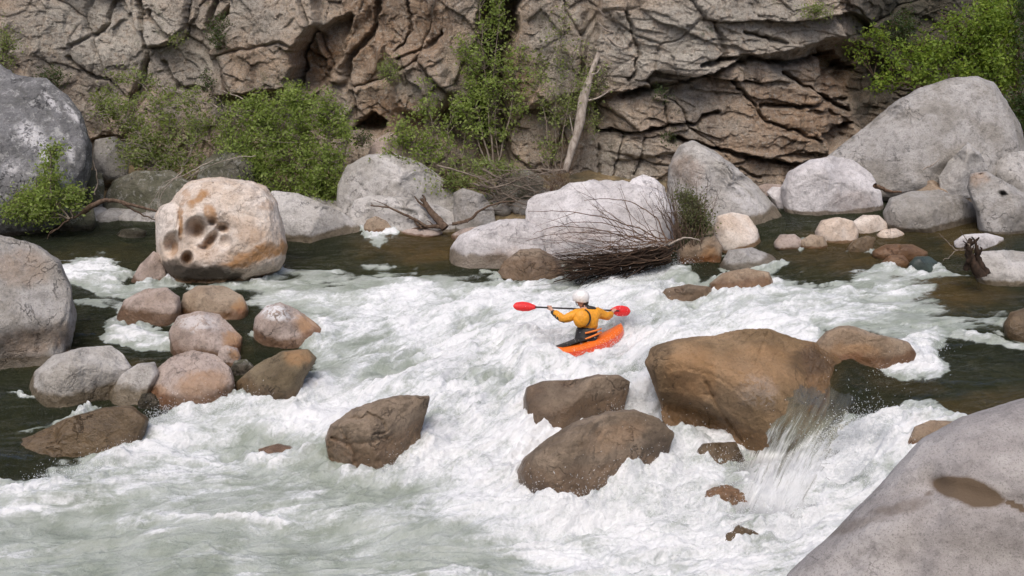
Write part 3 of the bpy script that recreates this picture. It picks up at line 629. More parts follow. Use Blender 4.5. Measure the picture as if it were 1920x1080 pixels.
# --- right foreground
rock('bigbrown', 'biggest golden brown boulder with water pouring over its right side', [(1210,682),(1224,652),(1268,636),(1338,629),(1400,617),(1442,617),(1482,634),(1530,645),(1575,668),(1600,740),(1590,800),(1500,842),(1388,838),(1330,815),(1280,792),(1236,748)], 'golden', group=MS, wet=.5, p=2.9, fac=3, sub=7, thick=.8, k=.6, by=860, amp=.026,
 marks=[('stain',1430,690,120,50,0,.35),('stain',1300,700,60,60,0,.5),('dark',1240,650,26,20,20,.35),('pale',1420,735,44,34,0,.14),('dark',1520,680,50,30,0,.7)],
 holes=[(1310,785,110,34,22,.35),(1270,690,50,36,-20,-.05),(1385,725,60,60,0,-.14)], cracks=[([(1322,715),(1336,740),(1345,760),(1372,800),(1390,830)],5,.07),([(1340,742),(1320,738)],4,.05)])
rock('chip', 'small tan rock top right of the biggest golden brown boulder', [(1526,648),(1548,622),(1575,612),(1600,612),(1640,626),(1700,640),(1720,660),(1690,690),(1600,695),(1550,670)], 'tan', group=MS, wet=.25, thick=.7, k=.5, marks=[('stain',1600,660,60,20,0,.5)])
rock('undbrown', 'small brown rock tucked under the biggest golden brown boulder', [(1293,850),(1318,831),(1380,828),(1400,872),(1350,885)], 'brown', group=MS, wet=.6)
rock('rapA', 'blocky taupe boulder in the foam below the kayak', [(981,748),(988,725),(1018,715),(1080,712),(1120,702),(1160,702),(1182,716),(1172,762),(1130,792),(1060,806),(1010,812),(990,807)], 'taupe', group=MS, wet=.5, p=3, fac=4, ext=.3, marks=[('dark',1010,770,40,40,0,.25)])
rock('rapB', 'sloping brown boulder with spray bursting on its right side', [(967,888),(980,860),(1030,820),(1080,791),(1140,772),(1190,769),(1232,785),(1264,812),(1252,852),(1180,902),(1110,942),(1040,952),(990,932)], 'taupe', group=MS, wet=.5, p=2.7, fac=2, sub=6, ext=.2, marks=[('stain',1150,820,70,30,-20,.25),('dark',1230,830,30,30,0,.5)])
rock('rapC', 'cracked brown boulder alone in the white water left of centre', [(610,822),(619,796),(660,770),(710,750),(760,742),(806,742),(800,770),(788,810),(772,852),(722,887),(680,899),(630,877),(614,846)], 'taupe', group=MS, wet=.5, p=2.8, fac=3, sub=6, ext=.25, rough=1.3, marks=[('pale',640,850,20,40,0,.12)], cracks=[([(690,775),(715,785),(725,810),(700,815)],4,.06),([(620,820),(660,835),(668,870)],5,.08),([(640,800),(655,840)],4,.05),([(612,800),(660,785),(690,780)],4,.05),([(655,835),(690,830),(740,815)],4,.04)])
rock('fallA', 'ochre rock showing through the curtain of falling water', [(1310,950),(1325,920),(1360,908),(1400,925),(1415,960),(1380,985),(1330,980)], 'tan', group=MS, wet=.8, ext=.1, k=1.1, amp=.07)
rock('fallB', 'lower brown rock showing through foam under the fall', [(1350,1035),(1360,1000),(1385,985),(1425,1000),(1440,1030),(1400,1050)], 'brown', group=MS, wet=.8, ext=.1, k=1.1, amp=.07)
rock('nearsmall', 'small ochre rock at the waterline above the near pale slab', [(1700,830),(1715,800),(1745,788),(1790,790),(1800,830),(1740,850)], 'tan', group=MS, wet=.1)
rock('near', 'huge smooth mauve grey slab in the bottom right corner with a brown stain', [(1440,1150),(1480,1072),(1560,1000),(1660,900),(1725,825),(1800,785),(1860,765),(1930,742),(2080,700),(2350,800),(2450,1150),(2300,1500),(1800,1600),(1500,1400)], 'near', D=9.9, thick=.42, ext=0, sub=7, fac=0, wet=0, amp=.008, p=2.2,
 marks=[('stain',1812,920,72,24,16,3.),('stain',1925,958,60,5,25,2.5),('stain',1740,925,10,8,0,.9),('dark',1940,930,16,14,0,.6),('stain',1690,950,70,12,-12,.5),('stain',1600,985,80,12,-12,.45),('dark',1702,1045,30,18,0,.25)],
 cracks=[([(1760,790),(1745,860),(1740,900),(1735,960),(1700,1100)],60,.06),([(1745,905),(1640,955),(1560,1000)],40,.05),([(1745,905),(1860,935),(1960,960)],30,.04),([(1500,1075),(1700,1040),(1900,1060)],60,.05)])
build_water()
def rubble():
    r = np.random.default_rng(21); V, Fc = ico(2); vs_, fs_ = [], []; n = 0
    for _ in range(420):
        px = r.uniform(120, 1640); py = r.uniform(300, 400)
        p = hitz(px, py, .8+.012*(370-py)); x, y = p[0], p[1]
        if y > 27.6: continue
        shore = np.interp(x, [-14, -9, -4, 0, 4, 8, 14, 20], [25.2, 25.5, 24.9, 23.8, 24.0, 27.3, 27.5, 27.5]); z = .3+.2*(y-shore)
        s = r.uniform(.08, .33); q = V*np.array([s*r.uniform(.8, 1.6), s, s*r.uniform(.5, .9)]); q = q*(1+.35*pn(V*1.4+r.uniform(0, 40, 3)))[:, None]
        a = r.uniform(0, 6.28); q = np.stack([q[:, 0]*math.cos(a)-q[:, 1]*math.sin(a), q[:, 0]*math.sin(a)+q[:, 1]*math.cos(a), q[:, 2]], -1)
        vs_.append(q+np.array([x, y, z+s*.2])); fs_.append(Fc+n); n += len(V)
    o = link('rubble', mk_mesh('rubble', np.concatenate(vs_), np.concatenate(fs_), M['grey'])); tag(o, 'loose broken stones covering the bank at the cliff foot', kind='stuff')
rubble()
# ------------------------------------------------------------------ cliff
def build_cliff():
    xs = np.linspace(-21, 19.5, 1250); zs = np.linspace(-.6, 9.5, 480)
    X, Z = np.meshgrid(xs, zs); x = X.ravel(); z = Z.ravel()
    q = np.stack([x, z, 0*x], -1)
    Y0 = np.interp(x, [-21, -12, -5, 0, 6, 9.5, 12, 19.5], [26.5, 28.6, 28.2, 27.3, 27.0, 28.4, 31.5, 33])
    base = np.stack([x, Y0, z], -1)
    px, py, _ = proj(base)
    wx = fbm(q*.25, 2)*.4+fbm(q*3, 3)*.06; wz = fbm(q*.25+30, 2)*.4+fbm(q*3+40, 3)*.06
    wpx = px+fbm(q*2.5, 4, .6)*12; wpy = py+fbm(q*2.5+11, 4, .6)*9
    d = 1.0*fbm(q*.28+3, 3)                               # + is towards the river
    right = sstep(1080, 1240, px)                          # bedded ledges on the right, blocks on the left
    def blocks(sx, sz, tilt, seed, amp, tiltamp, cw, cd, sh=.7):
        u = (x*math.cos(tilt)+z*math.sin(tilt)+wx*sh)*sx; v = (-x*math.sin(tilt)+z*math.cos(tilt)+wz*sh)*sz
        f1, f2, r = voro(u, v, seed, True)
        cell = (r[0]-.5)*amp - (r[3]*(r[1]-.5)+r[4]*(r[2]-.75))*tiltamp*2
        return cell-cd*(1-sstep(0, cw, f2-f1))
    L = blocks(.3, .2, .25, 11, .75, .5, .03, .14)+blocks(.62, .42, -.15, 21, .24, .2, .03, .035)+blocks(1.6, 1.15, .4, 31, .05, .09, .03, .012)+blocks(4.2, 3., -.2, 71, .018, .045, .03, .0)
    Rr = blocks(.22, .5, -.12, 41, .4, .35, .03, .1)+blocks(.5, 1.2, -.18, 51, .15, .13, .03, .03)+blocks(1.3, 2.6, -.15, 61, .05, .07, .03, .012)+blocks(3.5, 5.5, -.2, 81, .018, .04, .03, .0)
    d = d+L*(1-right)+Rr*right
    # undercut bedding
    s = (z+.16*x*.9+.3*wz)/.62; sw = (s-np.floor(s)); d = d+right*sstep(430, 200, 430-py)*.0+right*(.09*sw*sstep(0., .12, sw))*sstep(110, 170, py)
    s = (z-.1*x+.4*wz)/.23; sw = (s-np.floor(s)); d = d+right*.02*sw*sstep(100, 160, py)
    # big features read from the photograph
    for pts, h, wd in CL_POLY:
        d = d+h*poly_soft(wpx, wpy, pts, wd)
    for pts, wd, dp in CL_CRACK:
        d = d-dp*(1-sstep(.2*wd, wd, seg_dist(wpx, wpy, pts)))
    d = d+.07*fbm(q*1.8, 5, .6)+.035*fbm(q*6, 5, .72)+.014*fbm(q*20, 3, .6)
    y = Y0-d+.10*(z-1)
    pos = np.stack([x+.1*fbm(q*1.7+9, 2), y, z+.08*fbm(q*1.7+19, 2)], -1)
    ochre = np.zeros_like(x); grey = np.zeros_like(x)
    for cx, cy, rx, ry, an, sv in CL_OCHRE: ochre = np.maximum(ochre, sv*(1-sstep(.4, 1.2, blob(wpx, wpy, cx, cy, rx, ry, an))))
    for cx, cy, rx, ry, an, sv in CL_GREY: grey = np.maximum(grey, sv*(1-sstep(.4, 1.2, blob(wpx, wpy, cx, cy, rx, ry, an))))
    dk = np.clip(sstep(1560, 1680, wpx)*sstep(330, 100, py), 0, 1)  # mask of darker rock toward the cliff's upper right end
    n = NT('cliff_rock'); p = n.pos()
    a = n.noise(p, .9, 6, .65, .4); b = n.noise(p, 5, 6, .7); c = n.noise(p, 13, 5, .75); e = n.noise(p, 40, 3, .7)
    st = n.noise(n.vmul(p, (2.5, 1, .35)), 1.3, 5, .65, .5)
    col = n.mix(n.ss(a, .35, .65), (.54, .42, .31), (.38, .335, .28))
    col = n.mix(n.ss(st, .5, .68, 0, .7), col, (.15, .105, .075))
    col = n.mix(n.math('MULTIPLY', n.attr('ochre'), n.ss(b, .3, .6, .4, 1)), col, (.32, .19, .1))
    col = n.mix(n.math('MULTIPLY', n.attr('grey'), n.ss(n.math('ADD', b, n.math('MULTIPLY', a, .3)), .5, .68, .3, 1)), col, (.54, .5, .43))
    col = n.mix(n.ss(c, .5, .62, 0, .5), col, (.1, .08, .06))
    col = n.mix(n.ss(n.noise(p, 3.2, 6, .75, .5), .53, .63, 0, .45), col, (.18, .145, .11))
    col = n.mix(n.ss(n.noise(p, 9, 5, .78, .3), .53, .6, 0, .6), col, (.5, .46, .4))
    col = n.mix(n.ss(e, .53, .63, 0, .5), col, (.09, .075, .06))
    col = n.mix(n.ss(n.noise(p, 1.7, 6, .75), .6, .68, 0, .55), col, (.075, .09, .03))
    col = n.mix(n.math('MULTIPLY', n.attr('mossy'), .85), col, (.045, .045, .03))  # mossy attribute only blends the upper right toward near-black rock
    h = n.math('ADD', n.math('MULTIPLY', b, .7), n.math('ADD', n.math('MULTIPLY', c, .3), n.math('MULTIPLY', e, .06)))
    mat = n.done(n.bsdf(col, .9, n.bump(h, 1., .2), .3))
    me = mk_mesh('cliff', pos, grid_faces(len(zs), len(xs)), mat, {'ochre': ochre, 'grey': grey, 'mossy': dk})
    tag(link('cliff', me), 'fractured tan and grey granite cliff behind the river', kind='structure')
CL_POLY = [([(430,-40),(588,-40),(590,50),(560,88),(552,160),(400,180),(395,100),(440,40)], .75, 5),
 ([(560,88),(605,50),(650,30),(640,90),(620,140),(600,165),(552,165)], -.9, 8),
 ([(690,20),(720,-40),(820,-40),(810,60),(760,150),(720,90),(700,130),(690,80)], .25, 8),
 ([(640,60),(700,5),(720,60),(670,150),(640,160)], -.35, 10),
 ([(900,-40),(980,-40),(965,60),(940,120),(945,200),(955,300),(900,310),(880,200),(905,120)], -2.6, 10),
 ([(655,245),(695,214),(722,230),(712,250)], -1.2, 6), ([(822,215),(860,188),(900,182),(905,300),(860,280),(830,250)], -1.6, 7),
 ([(730,100),(820,90),(850,170),(815,215),(740,205)], .45, 10),
 ([(960,-40),(1100,-40),(1095,180),(960,200)], .25, 10),
 ([(1130,-40),(1560,-40),(1590,70),(1480,95),(1400,112),(1330,140),(1260,160),(1200,165),(1150,186),(1110,190)], .6, 5),
 ([(1440,118),(1600,80),(1690,130),(1640,240),(1560,245),(1540,180)], -.7, 12),
 ([(1560,95),(1620,130),(1600,160),(1560,150)], -1.0, 8), ([(1540,250),(1600,235),(1600,262),(1550,280)], -1.0, 6),
 ([(1125,192),(1250,172),(1250,235),(1180,248),(1125,246)], .22, 4), ([(1255,185),(1345,150),(1350,212),(1290,235),(1255,235)], .16, 5),
 ([(1350,120),(1400,118),(1400,165),(1350,165)], .2, 4),
 ([(1150,262),(1440,282),(1530,300),(1500,318),(1330,270),(1150,300)], .2, 5)]
CL_CRACK = [([(585,60),(560,88),(555,165)],9,.7),([(640,160),(650,110),(690,70),(705,0)],9,.5),([(1100,190),(1200,168),(1330,142),(1400,115)],8,.5),
 ([(1125,246),(1180,250),(1250,236),(1300,232),(1345,212)],5,.4),([(1255,258),(1320,272),(1400,292),(1480,304),(1560,298)],7,.6),([(1310,120),(1400,106),(1440,118),(1500,122),(1590,105)],7,.6),
 ([(1125,190),(1122,250)],4,.3),([(1248,172),(1252,235)],3,.2),([(1125,275),(1122,335)],4,.2),([(1170,258),(1150,330)],3,.2),([(1210,260),(1190,330)],3,.2),([(1300,280),(1420,330)],4,.2),
 ([(250,0),(262,40),(270,90)],8,.4),([(270,20),(300,60),(330,80)],7,.3),([(120,110),(160,140),(200,150)],6,.3),([(395,0),(385,60),(430,10)],8,.4),([(300,120),(330,165),(380,170)],6,.3),
 ([(200,0),(180,60),(120,90)],6,.25),([(745,110),(800,90),(830,60)],5,.3),([(760,0),(770,60),(740,100)],5,.3),([(1340,40),(1360,100),(1345,120)],5,.25),([(1480,140),(1560,190),(1600,210)],6,.5),
 ([(1430,200),(1520,200),(1600,190)],5,.35),([(1400,60),(1470,80)],5,.3),([(1170,20),(1200,90),(1180,150)],4,.25),([(1380,150),(1440,230),(1540,260)],5,.3)]
CL_OCHRE = [(590,110,50,60,0,1),(690,60,80,120,0,.7),(740,220,90,50,0,.8),(790,60,60,90,0,.6),(960,120,60,120,0,.6),(1500,220,150,60,10,.7),(1420,280,140,40,8,.5),(1590,140,60,60,0,.9),(1050,290,60,60,0,.4),(480,110,70,50,0,.25)]
CL_GREY = [(180,60,200,110,0,1),(340,120,80,60,0,.8),(500,30,110,60,0,.55),(1280,70,240,90,-8,1),(1470,40,120,60,0,.8),(1050,60,80,100,0,.6),(30,60,80,60,0,.6),(1300,180,120,40,0,.4),(1170,300,90,50,0,.6)]
build_cliff()
# ------------------------------------------------------------------ plants and driftwood
def leaf_mat(name, c1, c2, trans=.5):
    n = NT(name); g = n.n('ShaderNodeNewGeometry'); r = g.outputs['Random Per Island']
    col = n.mix(r, c1, c2); col = n.mix(n.ss(n.noise(g.outputs['Position'], 1.6, 3, .6), .4, .65, 0, .5), col, tuple(x*.5 for x in c2))
    a = n.bsdf(col, .5, None, .3); t = n.n('ShaderNodeBsdfTranslucent'); n.put(t.inputs[0], n.mix(.5, col, (.4, .5, .05)))
    m = n.n('ShaderNodeMixShader'); m.inputs[0].default_value = trans; n.l(a, m.inputs[1]); n.l(t.outputs[0], m.inputs[2])
    return n.done(m.outputs[0])
LF_B = leaf_mat('bright_leaf', (.4, .48, .15), (.21, .3, .07))
LF_M = leaf_mat('mid_leaf', (.36, .42, .16), (.19, .24, .08))
LF_D = leaf_mat('dark_leaf', (.06, .1, .03), (.03, .05, .02), .3)
LF_L = leaf_mat('lime_leaf', (.33, .43, .07), (.16, .26, .045))
LF_O = leaf_mat('olive_leaf', (.15, .17, .07), (.09, .09, .045), .3)
def wood(name, c1, c2):
    n = NT(name); p = n.pos(); a = n.noise(n.vmul(p, (1, 1, .4)), 14, 4, .65)
    return n.done(n.bsdf(n.mix(n.ss(a, .35, .65), c1, c2), .85, n.bump(a, .7, .02), .2))
W_P = wood('pale_wood', (.42, .37, .32), (.24, .2, .165)); W_B = wood('brown_bark', (.15, .105, .075), (.075, .05, .035))
W_G = wood('grey_twig', (.26, .22, .18), (.15, .12, .095)); W_R = wood('red_brown_twig', (.19, .125, .085), (.07, .04, .027)); W_D = wood('wet_dark_wood', (.05, .032, .022), (.025, .017, .012))
def leaves(c, size, r, flat=.4):
    n = len(c); nr = r.normal(size=(n, 3)); nr[:, 2] += flat*1.6; nr[:, 1] -= .3; nr /= np.linalg.norm(nr, axis=1)[:, None]
    a = np.cross(nr, r.normal(size=(n, 3))); a /= np.linalg.norm(a, axis=1)[:, None]; b = np.cross(nr, a)
    s = (size*r.uniform(.35, 1.6, n))[:, None]
    v = np.stack([c-a*s*.5, c+b*s*.3+nr*s*.06, c+a*s*.55-nr*s*.05, c-b*s*.3+nr*s*.06], 1).reshape(-1, 3)
    return v, np.arange(n*4).reshape(n, 4)
def plant(name, cat, label, D, stems, blobs, leaf, size, bark=W_G, per=26, seed=1, r0=.03, dz=1., group=None, parts=('stems', 'foliage'), spread=.5, twr=.008):
    r = np.random.default_rng(seed)
    sp = []; sb = MB(); n0 = 0
    for st in stems:
        k = len(st); off = np.cumsum(r.normal(0, .09*dz, k)); off -= off[0]
        pts = P([q[0] for q in st], [q[1] for q in st], D+off)
        c = spline(pts, 14); c[1:] += r.normal(0, .02, (13, 3)); sp.append(c)
        L = np.linspace(1, .3, 14)*r0*r.uniform(.6, 1); sb.tube(c, L, 6)
    S = np.concatenate(sp); LC = []
    base = sp[0][0].copy()
    for (bx, by, rx, ry, nt_) in blobs:
        for _ in range(int(nt_)):
            g = r.normal(size=3); g /= np.linalg.norm(g); g *= r.uniform(0, 1)**.45
            tx = P(bx+g[0]*rx, by+g[1]*ry, D+g[2]*dz*(rx+ry)/2*D/FPX)
            dd = np.linalg.norm(S-tx, axis=1)+np.maximum(0, S[:, 2]-tx[2]+.05)*1.5+r.uniform(0, .25, len(S)); s0 = S[np.argmin(dd)]
            mid = (s0+tx)/2+r.normal(0, .06, 3)+np.array([0, 0, .05]); c = spline([s0, mid, tx], 6)
            sb.tube(c, np.linspace(twr*1.6, twr*.5, 6), 3)
            m = int(per*r.uniform(.5, 1.4)); t = r.uniform(.35, 1.05, m)
            q = s0+(tx-s0)*t[:, None] + (mid-(s0+tx)/2)*(4*t*(1-t))[:, None]*.6
            LC.append(q+r.normal(0, 1, (m, 3))*(.05+.11*spread*r.uniform(.4, 1.3)))
    e = empty(name, base, label, cat, group)
    sb.build(parts[0], bark, e)
    LC = np.concatenate(LC); v, f = leaves(LC, size, r)
    link(parts[1], mk_mesh(parts[1], v-base, f, leaf, smooth=False), (0, 0, 0), e)
    return e
BSH = 'shrubs growing at the foot of the cliff'
plant('shrub', 'shrub', 'wide airy green shrub with bare grey branches between the lichened boulder and the holed boulder', 26.4,
 [[(300,345),(285,290),(240,230),(185,195)],[(310,345),(320,270),(300,200),(255,150)],[(330,345),(360,280),(380,220),(350,170)],[(345,340),(400,300),(440,250),(470,210)],[(480,260),(430,215),(380,190),(330,175)],[(560,245),(500,210),(440,180),(400,165)],[(490,240),(420,232),(370,240),(320,260)],[(470,228),(430,205),(400,180)]],
 [(225,205,70,45,70),(280,255,75,45,95),(325,190,65,42,50),(370,235,60,50,65),(245,290,60,32,60),(330,305,60,30,60),(190,190,35,30,16),(425,255,45,45,40),(240,150,60,22,18),(450,195,60,25,14)], LF_M, .072, seed=3, per=19, group=BSH, bark=W_P)
plant('shrub', 'shrub', 'dense rounded green bush above and behind the holed boulder and the long grey boulder', 26.0,
 [[(560,390),(540,300),(500,230),(470,180)],[(570,390),(570,300),(560,220),(545,165)],[(590,390),(610,300),(620,230),(625,180)],[(600,390),(640,320),(650,260)],[(550,390),(490,330),(440,290)]],
 [(470,225,60,45,90),(540,205,75,45,115),(605,225,55,45,90),(640,250,35,45,30),(520,275,75,50,140),(590,300,60,55,130),(612,355,45,38,80),(450,275,45,40,60),(485,325,55,35,70),(555,180,70,30,30),(560,340,60,40,60)], LF_B, .072, seed=4, per=26, group=BSH)
plant('shrub', 'shrub', 'bright green shrub growing in front of the huge lichened boulder', 23.3,
 [[(130,410),(100,370),(95,320),(100,280)],[(130,410),(80,390),(40,370)],[(135,410),(140,370),(165,350)],[(-20,357),(40,360),(90,352),(150,372)]],
 [(95,320,24,45,34),(60,372,48,28,60),(130,372,38,22,40),(50,402,60,20,50),(105,290,14,25,10),(10,395,30,20,20)], LF_B, .07, seed=5, per=30, group=BSH)
TR = 'slender saplings in front of the cliff'
plant('sapling', 'tree', 'tallest slender sapling with pale green leaves in front of the dark cleft', 26.6,
 [[(935,318),(930,250),(925,150),(935,40),(940,-20)],[(925,318),(900,230),(880,130),(862,75)],[(930,315),(960,200),(975,100),(990,20)],[(915,318),(895,260),(870,210)],[(925,318),(915,200),(905,90),(900,20)]],
 [(895,110,40,48,42),(925,45,38,45,32),(915,180,58,50,70),(960,130,45,60,42),(880,190,40,40,34),(935,-5,30,26,14),(985,190,30,40,20),(910,245,55,30,26),(865,90,18,30,12)], LF_B, .08, seed=6, per=18, group=TR, parts=('trunk', 'crown'))
plant('sapling', 'tree', 'short multi-stemmed sapling left of the tallest sapling above the smooth pale boulder', 26.5,
 [[(855,335),(822,260),(802,190),(790,140)],[(860,335),(842,270),(848,190)],[(850,335),(790,280),(740,250)],[(870,338),(868,280),(880,230)]],
 [(770,245,42,34,34),(800,190,35,42,26),(740,258,28,20,15),(830,270,50,30,32),(860,225,30,40,20),(790,290,50,22,20)], LF_B, .078, seed=7, per=17, group=TR, parts=('trunk', 'crown'))
plant('sapling', 'tree', 'thin wispy sapling right of the tallest sapling beside the leaning dead trunk', 26.5,
 [[(1045,325),(1040,230),(1050,120),(1062,20)],[(1030,325),(1020,220),(1012,110),(1020,50)],[(1060,325),(1085,200),(1105,90)],[(1050,325),(1062,210),(1075,110)]],
 [(1050,100,50,70,34),(1095,160,50,50,32),(1020,170,40,50,28),(1060,210,60,40,34),(1125,150,40,50,14),(1050,40,40,40,12),(1040,265,40,38,16)], LF_M, .066, seed=8, per=22, group=TR, parts=('trunk', 'crown'))
plant('shrub', 'shrub', 'low sprawling shrub with sparse leaves over the smooth pale boulder and driftwood heap', 25.3,
 [[(930,362),(860,345),(790,315),(740,290)],[(925,365),(880,350),(820,352),(760,340)],[(930,365),(900,390),(880,400)],[(935,360),(930,330),(900,300)]],
 [(760,322,55,26,40),(825,342,60,22,44),(880,312,50,24,30),(720,297,28,18,14),(950,312,50,24,26),(885,385,45,18,26),(905,402,30,18,20),(870,350,60,20,20)], LF_M, .065, seed=9, per=28, bark=W_B, group=BSH)
plant('tree', 'tree', 'leafy lime green tree in the dark corner above the giant grey boulder', 28.6,
 [[(1905,300),(1885,200),(1860,110),(1850,0)],[(1890,230),(1820,160),(1740,110),(1670,90)],[(1885,200),(1790,170),(1700,160),(1640,140)],[(1860,120),(1800,60),(1760,20)],[(1890,230),(1910,120),(1900,20)]],
 [(1840,55,78,58,130),(1765,85,55,42,60),(1722,130,58,36,50),(1850,130,70,50,110),(1685,100,45,22,24),(1870,20,50,45,60),(1640,62,32,18,14),(1790,165,60,30,46),(1890,100,30,60,30),(1650,155,45,22,16),(1610,85,25,16,8),(1880,170,40,40,30)], LF_L, .085, seed=10, per=30, parts=('trunk', 'crown'), bark=W_B, spread=.8, r0=.07)
plant('bush', 'shrub', 'dark evergreen bush below the cliff top left of the lime green tree', 29.4,
 [[(1700,120),(1695,70),(1690,30)]], [(1690,55,42,42,70)], LF_D, .06, seed=11, per=26, bark=W_B)
plant('bush', 'shrub', 'near black undergrowth at the right edge behind the giant grey boulder', 28.2,
 [[(1930,330),(1925,240),(1910,170)],[(1950,330),(1950,200),(1940,60)],[(1960,330),(1930,120),(1915,0)]], [(1925,230,45,60,90),(1960,120,60,90,80),(1930,30,40,60,50),(1900,205,25,30,20)], LF_D, .08, seed=12, per=26, bark=W_B)
for i, (x, y, rx, ry, nt_, D, lab, lf) in enumerate([
 (412,52,24,34,60,27.0,'dark green bush wedged in the cleft beside the pale overhanging block', LF_D),
 (730,130,26,24,40,26.9,'spiky green tuft on the brown cliff above the shrubs', LF_M),
 (98,146,34,22,50,26.2,'dark bush on the cliff just above the huge lichened boulder', LF_D),
 (10,95,26,70,60,26.2,'tall dark leafy bush at the upper left edge of the cliff', LF_M),
 (332,74,14,7,10,27.3,'tiny tuft below the top left cleft of the cliff', LF_M),
 (272,148,18,10,16,27.2,'small tuft in a crack of the grey cliff above the airy shrub', LF_D),
 (388,152,9,20,14,27.2,'narrow dark tuft hanging in the crack under the pale block', LF_D),
 (1530,20,46,13,34,26.3,'grass cushion on the ledge at the cliff top right of centre', LF_M),
 (1112,222,12,24,18,26.4,'green tuft in the corner right of the leaning dead trunk', LF_M),
 (1240,176,14,7,10,26.2,'small plant rooted under the long dark ledge', LF_D),
 (1252,258,12,7,10,26.2,'little dark plant in the lower ledge of the right cliff', LF_D),
 (680,262,26,12,26,26.6,'low green clump at the cliff foot beside the dense rounded bush', LF_D),
 (1185,18,30,10,18,26.4,'mossy tuft on the top ledge above the leaning dead trunk', LF_O),
 (1130,145,6,12,8,26.3,'yellow green moss cushion on the ledge beside the dead trunk', LF_O)]):
    plant('cliff_plant', 'plant', lab, D, [[(x, y+ry), (x, y)]], [(x, y, rx, ry, nt_)], lf, .05, seed=40+i, per=20, r0=.015, group='small plants rooted in the cliff', dz=.7)

def twigs(name, cat, label, mat, lines, D, seed, r=.012, fork=2, jit=.03, dj=.15, group=None, k=5, sub=None):
    """bare wood: each line is (points, radius) in photo positions at depth D"""
    g = np.random.default_rng(seed); mb = MB(); first = None; nfork = MB(); has = False
    for ln in lines:
        pts, rad = ln[0], (ln[1] if len(ln) > 1 else r); dd = ln[2] if len(ln) > 2 else 0
        off = np.cumsum(g.normal(0, dj, len(pts)))*.5; off -= off[0]
        w_ = P([q[0] for q in pts], [q[1] for q in pts], D+dd+off); c = spline(w_, max(8, 4*len(pts)))
        c[1:-1] += g.normal(0, jit*.3, (len(c)-2, 3))
        if first is None: first = w_[0].copy()
        mb.tube(c, np.linspace(rad, rad*.35, len(c)), k)
        for _ in range(fork):
            i = g.integers(len(c)//3, len(c)-1); d = c[-1]-c[0]; L = np.linalg.norm(d)*g.uniform(.15, .35)
            dr = d/np.linalg.norm(d)+g.normal(0, .45, 3); e = c[i]+dr*L
            mb.tube(spline([c[i], (c[i]+e)/2+g.normal(0, .03, 3), e], 6), np.linspace(rad*.45, rad*.15, 6), 3)
    o = mb.build(name, mat, None, first); tag(o, label, cat, group); return o
# leaning dead trunk
def trunk():
    c = spline(P([1060,1072,1085,1093,1100,1115,1135,1150], [322,280,240,190,165,120,70,25], 26.2+np.array([0,0,0,.05,.1,.15,.25,.35])), 30)
    mb = MB(); g = np.random.default_rng(2); rad = np.interp(np.linspace(0,1,30), [0,.4,.55,.7,1], [.085,.14,.12,.07,.05])*g.uniform(.88, 1.12, 30); mb.tube(c, rad, 10)
    for (a, b) in [((1093,190),(1150,165)),((1150,60),(1120,40)),((1140,70),(1175,90)),((1148,30),(1120,15)),((1110,140),(1130,120)),((1078,260),(1068,215))]:
        mb.tube(spline([P(*a,26.3), P((a[0]+b[0])/2,(a[1]+b[1])/2+6,26.2), P(*b,26.1)], 8), np.linspace(.035,.01,8), 5)
    tag(mb.build('dead_tree', W_P, None, c[0]), 'pale dead tree trunk leaning against the cliff right of the saplings', 'dead tree')
trunk()
g = np.random.default_rng(77)
L = [([(890,345),(930,352),(990,330),(1060,318)],.03),([(900,330),(960,372),(1010,395)],.035),([(905,318),(960,345),(1040,370)],.03),([(930,385),(980,350),(1030,345)],.025),([(1062,320),(1000,318),(930,320)],.025),([(820,310),(890,330),(940,355)],.03)]
for _ in range(150):
    x = g.uniform(905, 1060); y = g.uniform(325, 392); a = g.normal(-.2, .5); l = g.uniform(30, 85)
    L.append(([(x-l*math.cos(a)/2, y+l*math.sin(a)/2), (x, y-g.uniform(0, 8)), (x+l*math.cos(a)/2, y-l*math.sin(a)/2)], .009, g.uniform(-.5, .5)))
twigs('driftwood_heap', 'driftwood', 'tangled heap of dead brown sticks between the saplings and the broad white boulder', W_G, L, 24.9, 3, fork=1)
L = []
for _ in range(34):
    x = g.uniform(1030, 1062); L.append(([(x, 375), (x+g.normal(0, 5), 350), (x+g.normal(0, 14), g.uniform(300, 340))], .008, g.uniform(-.3, .3)))
twigs('dead_stalks', 'dead plant', 'upright thin brown dead stalks under the leaning dead trunk', W_R, L, 24.8, 5, fork=1)
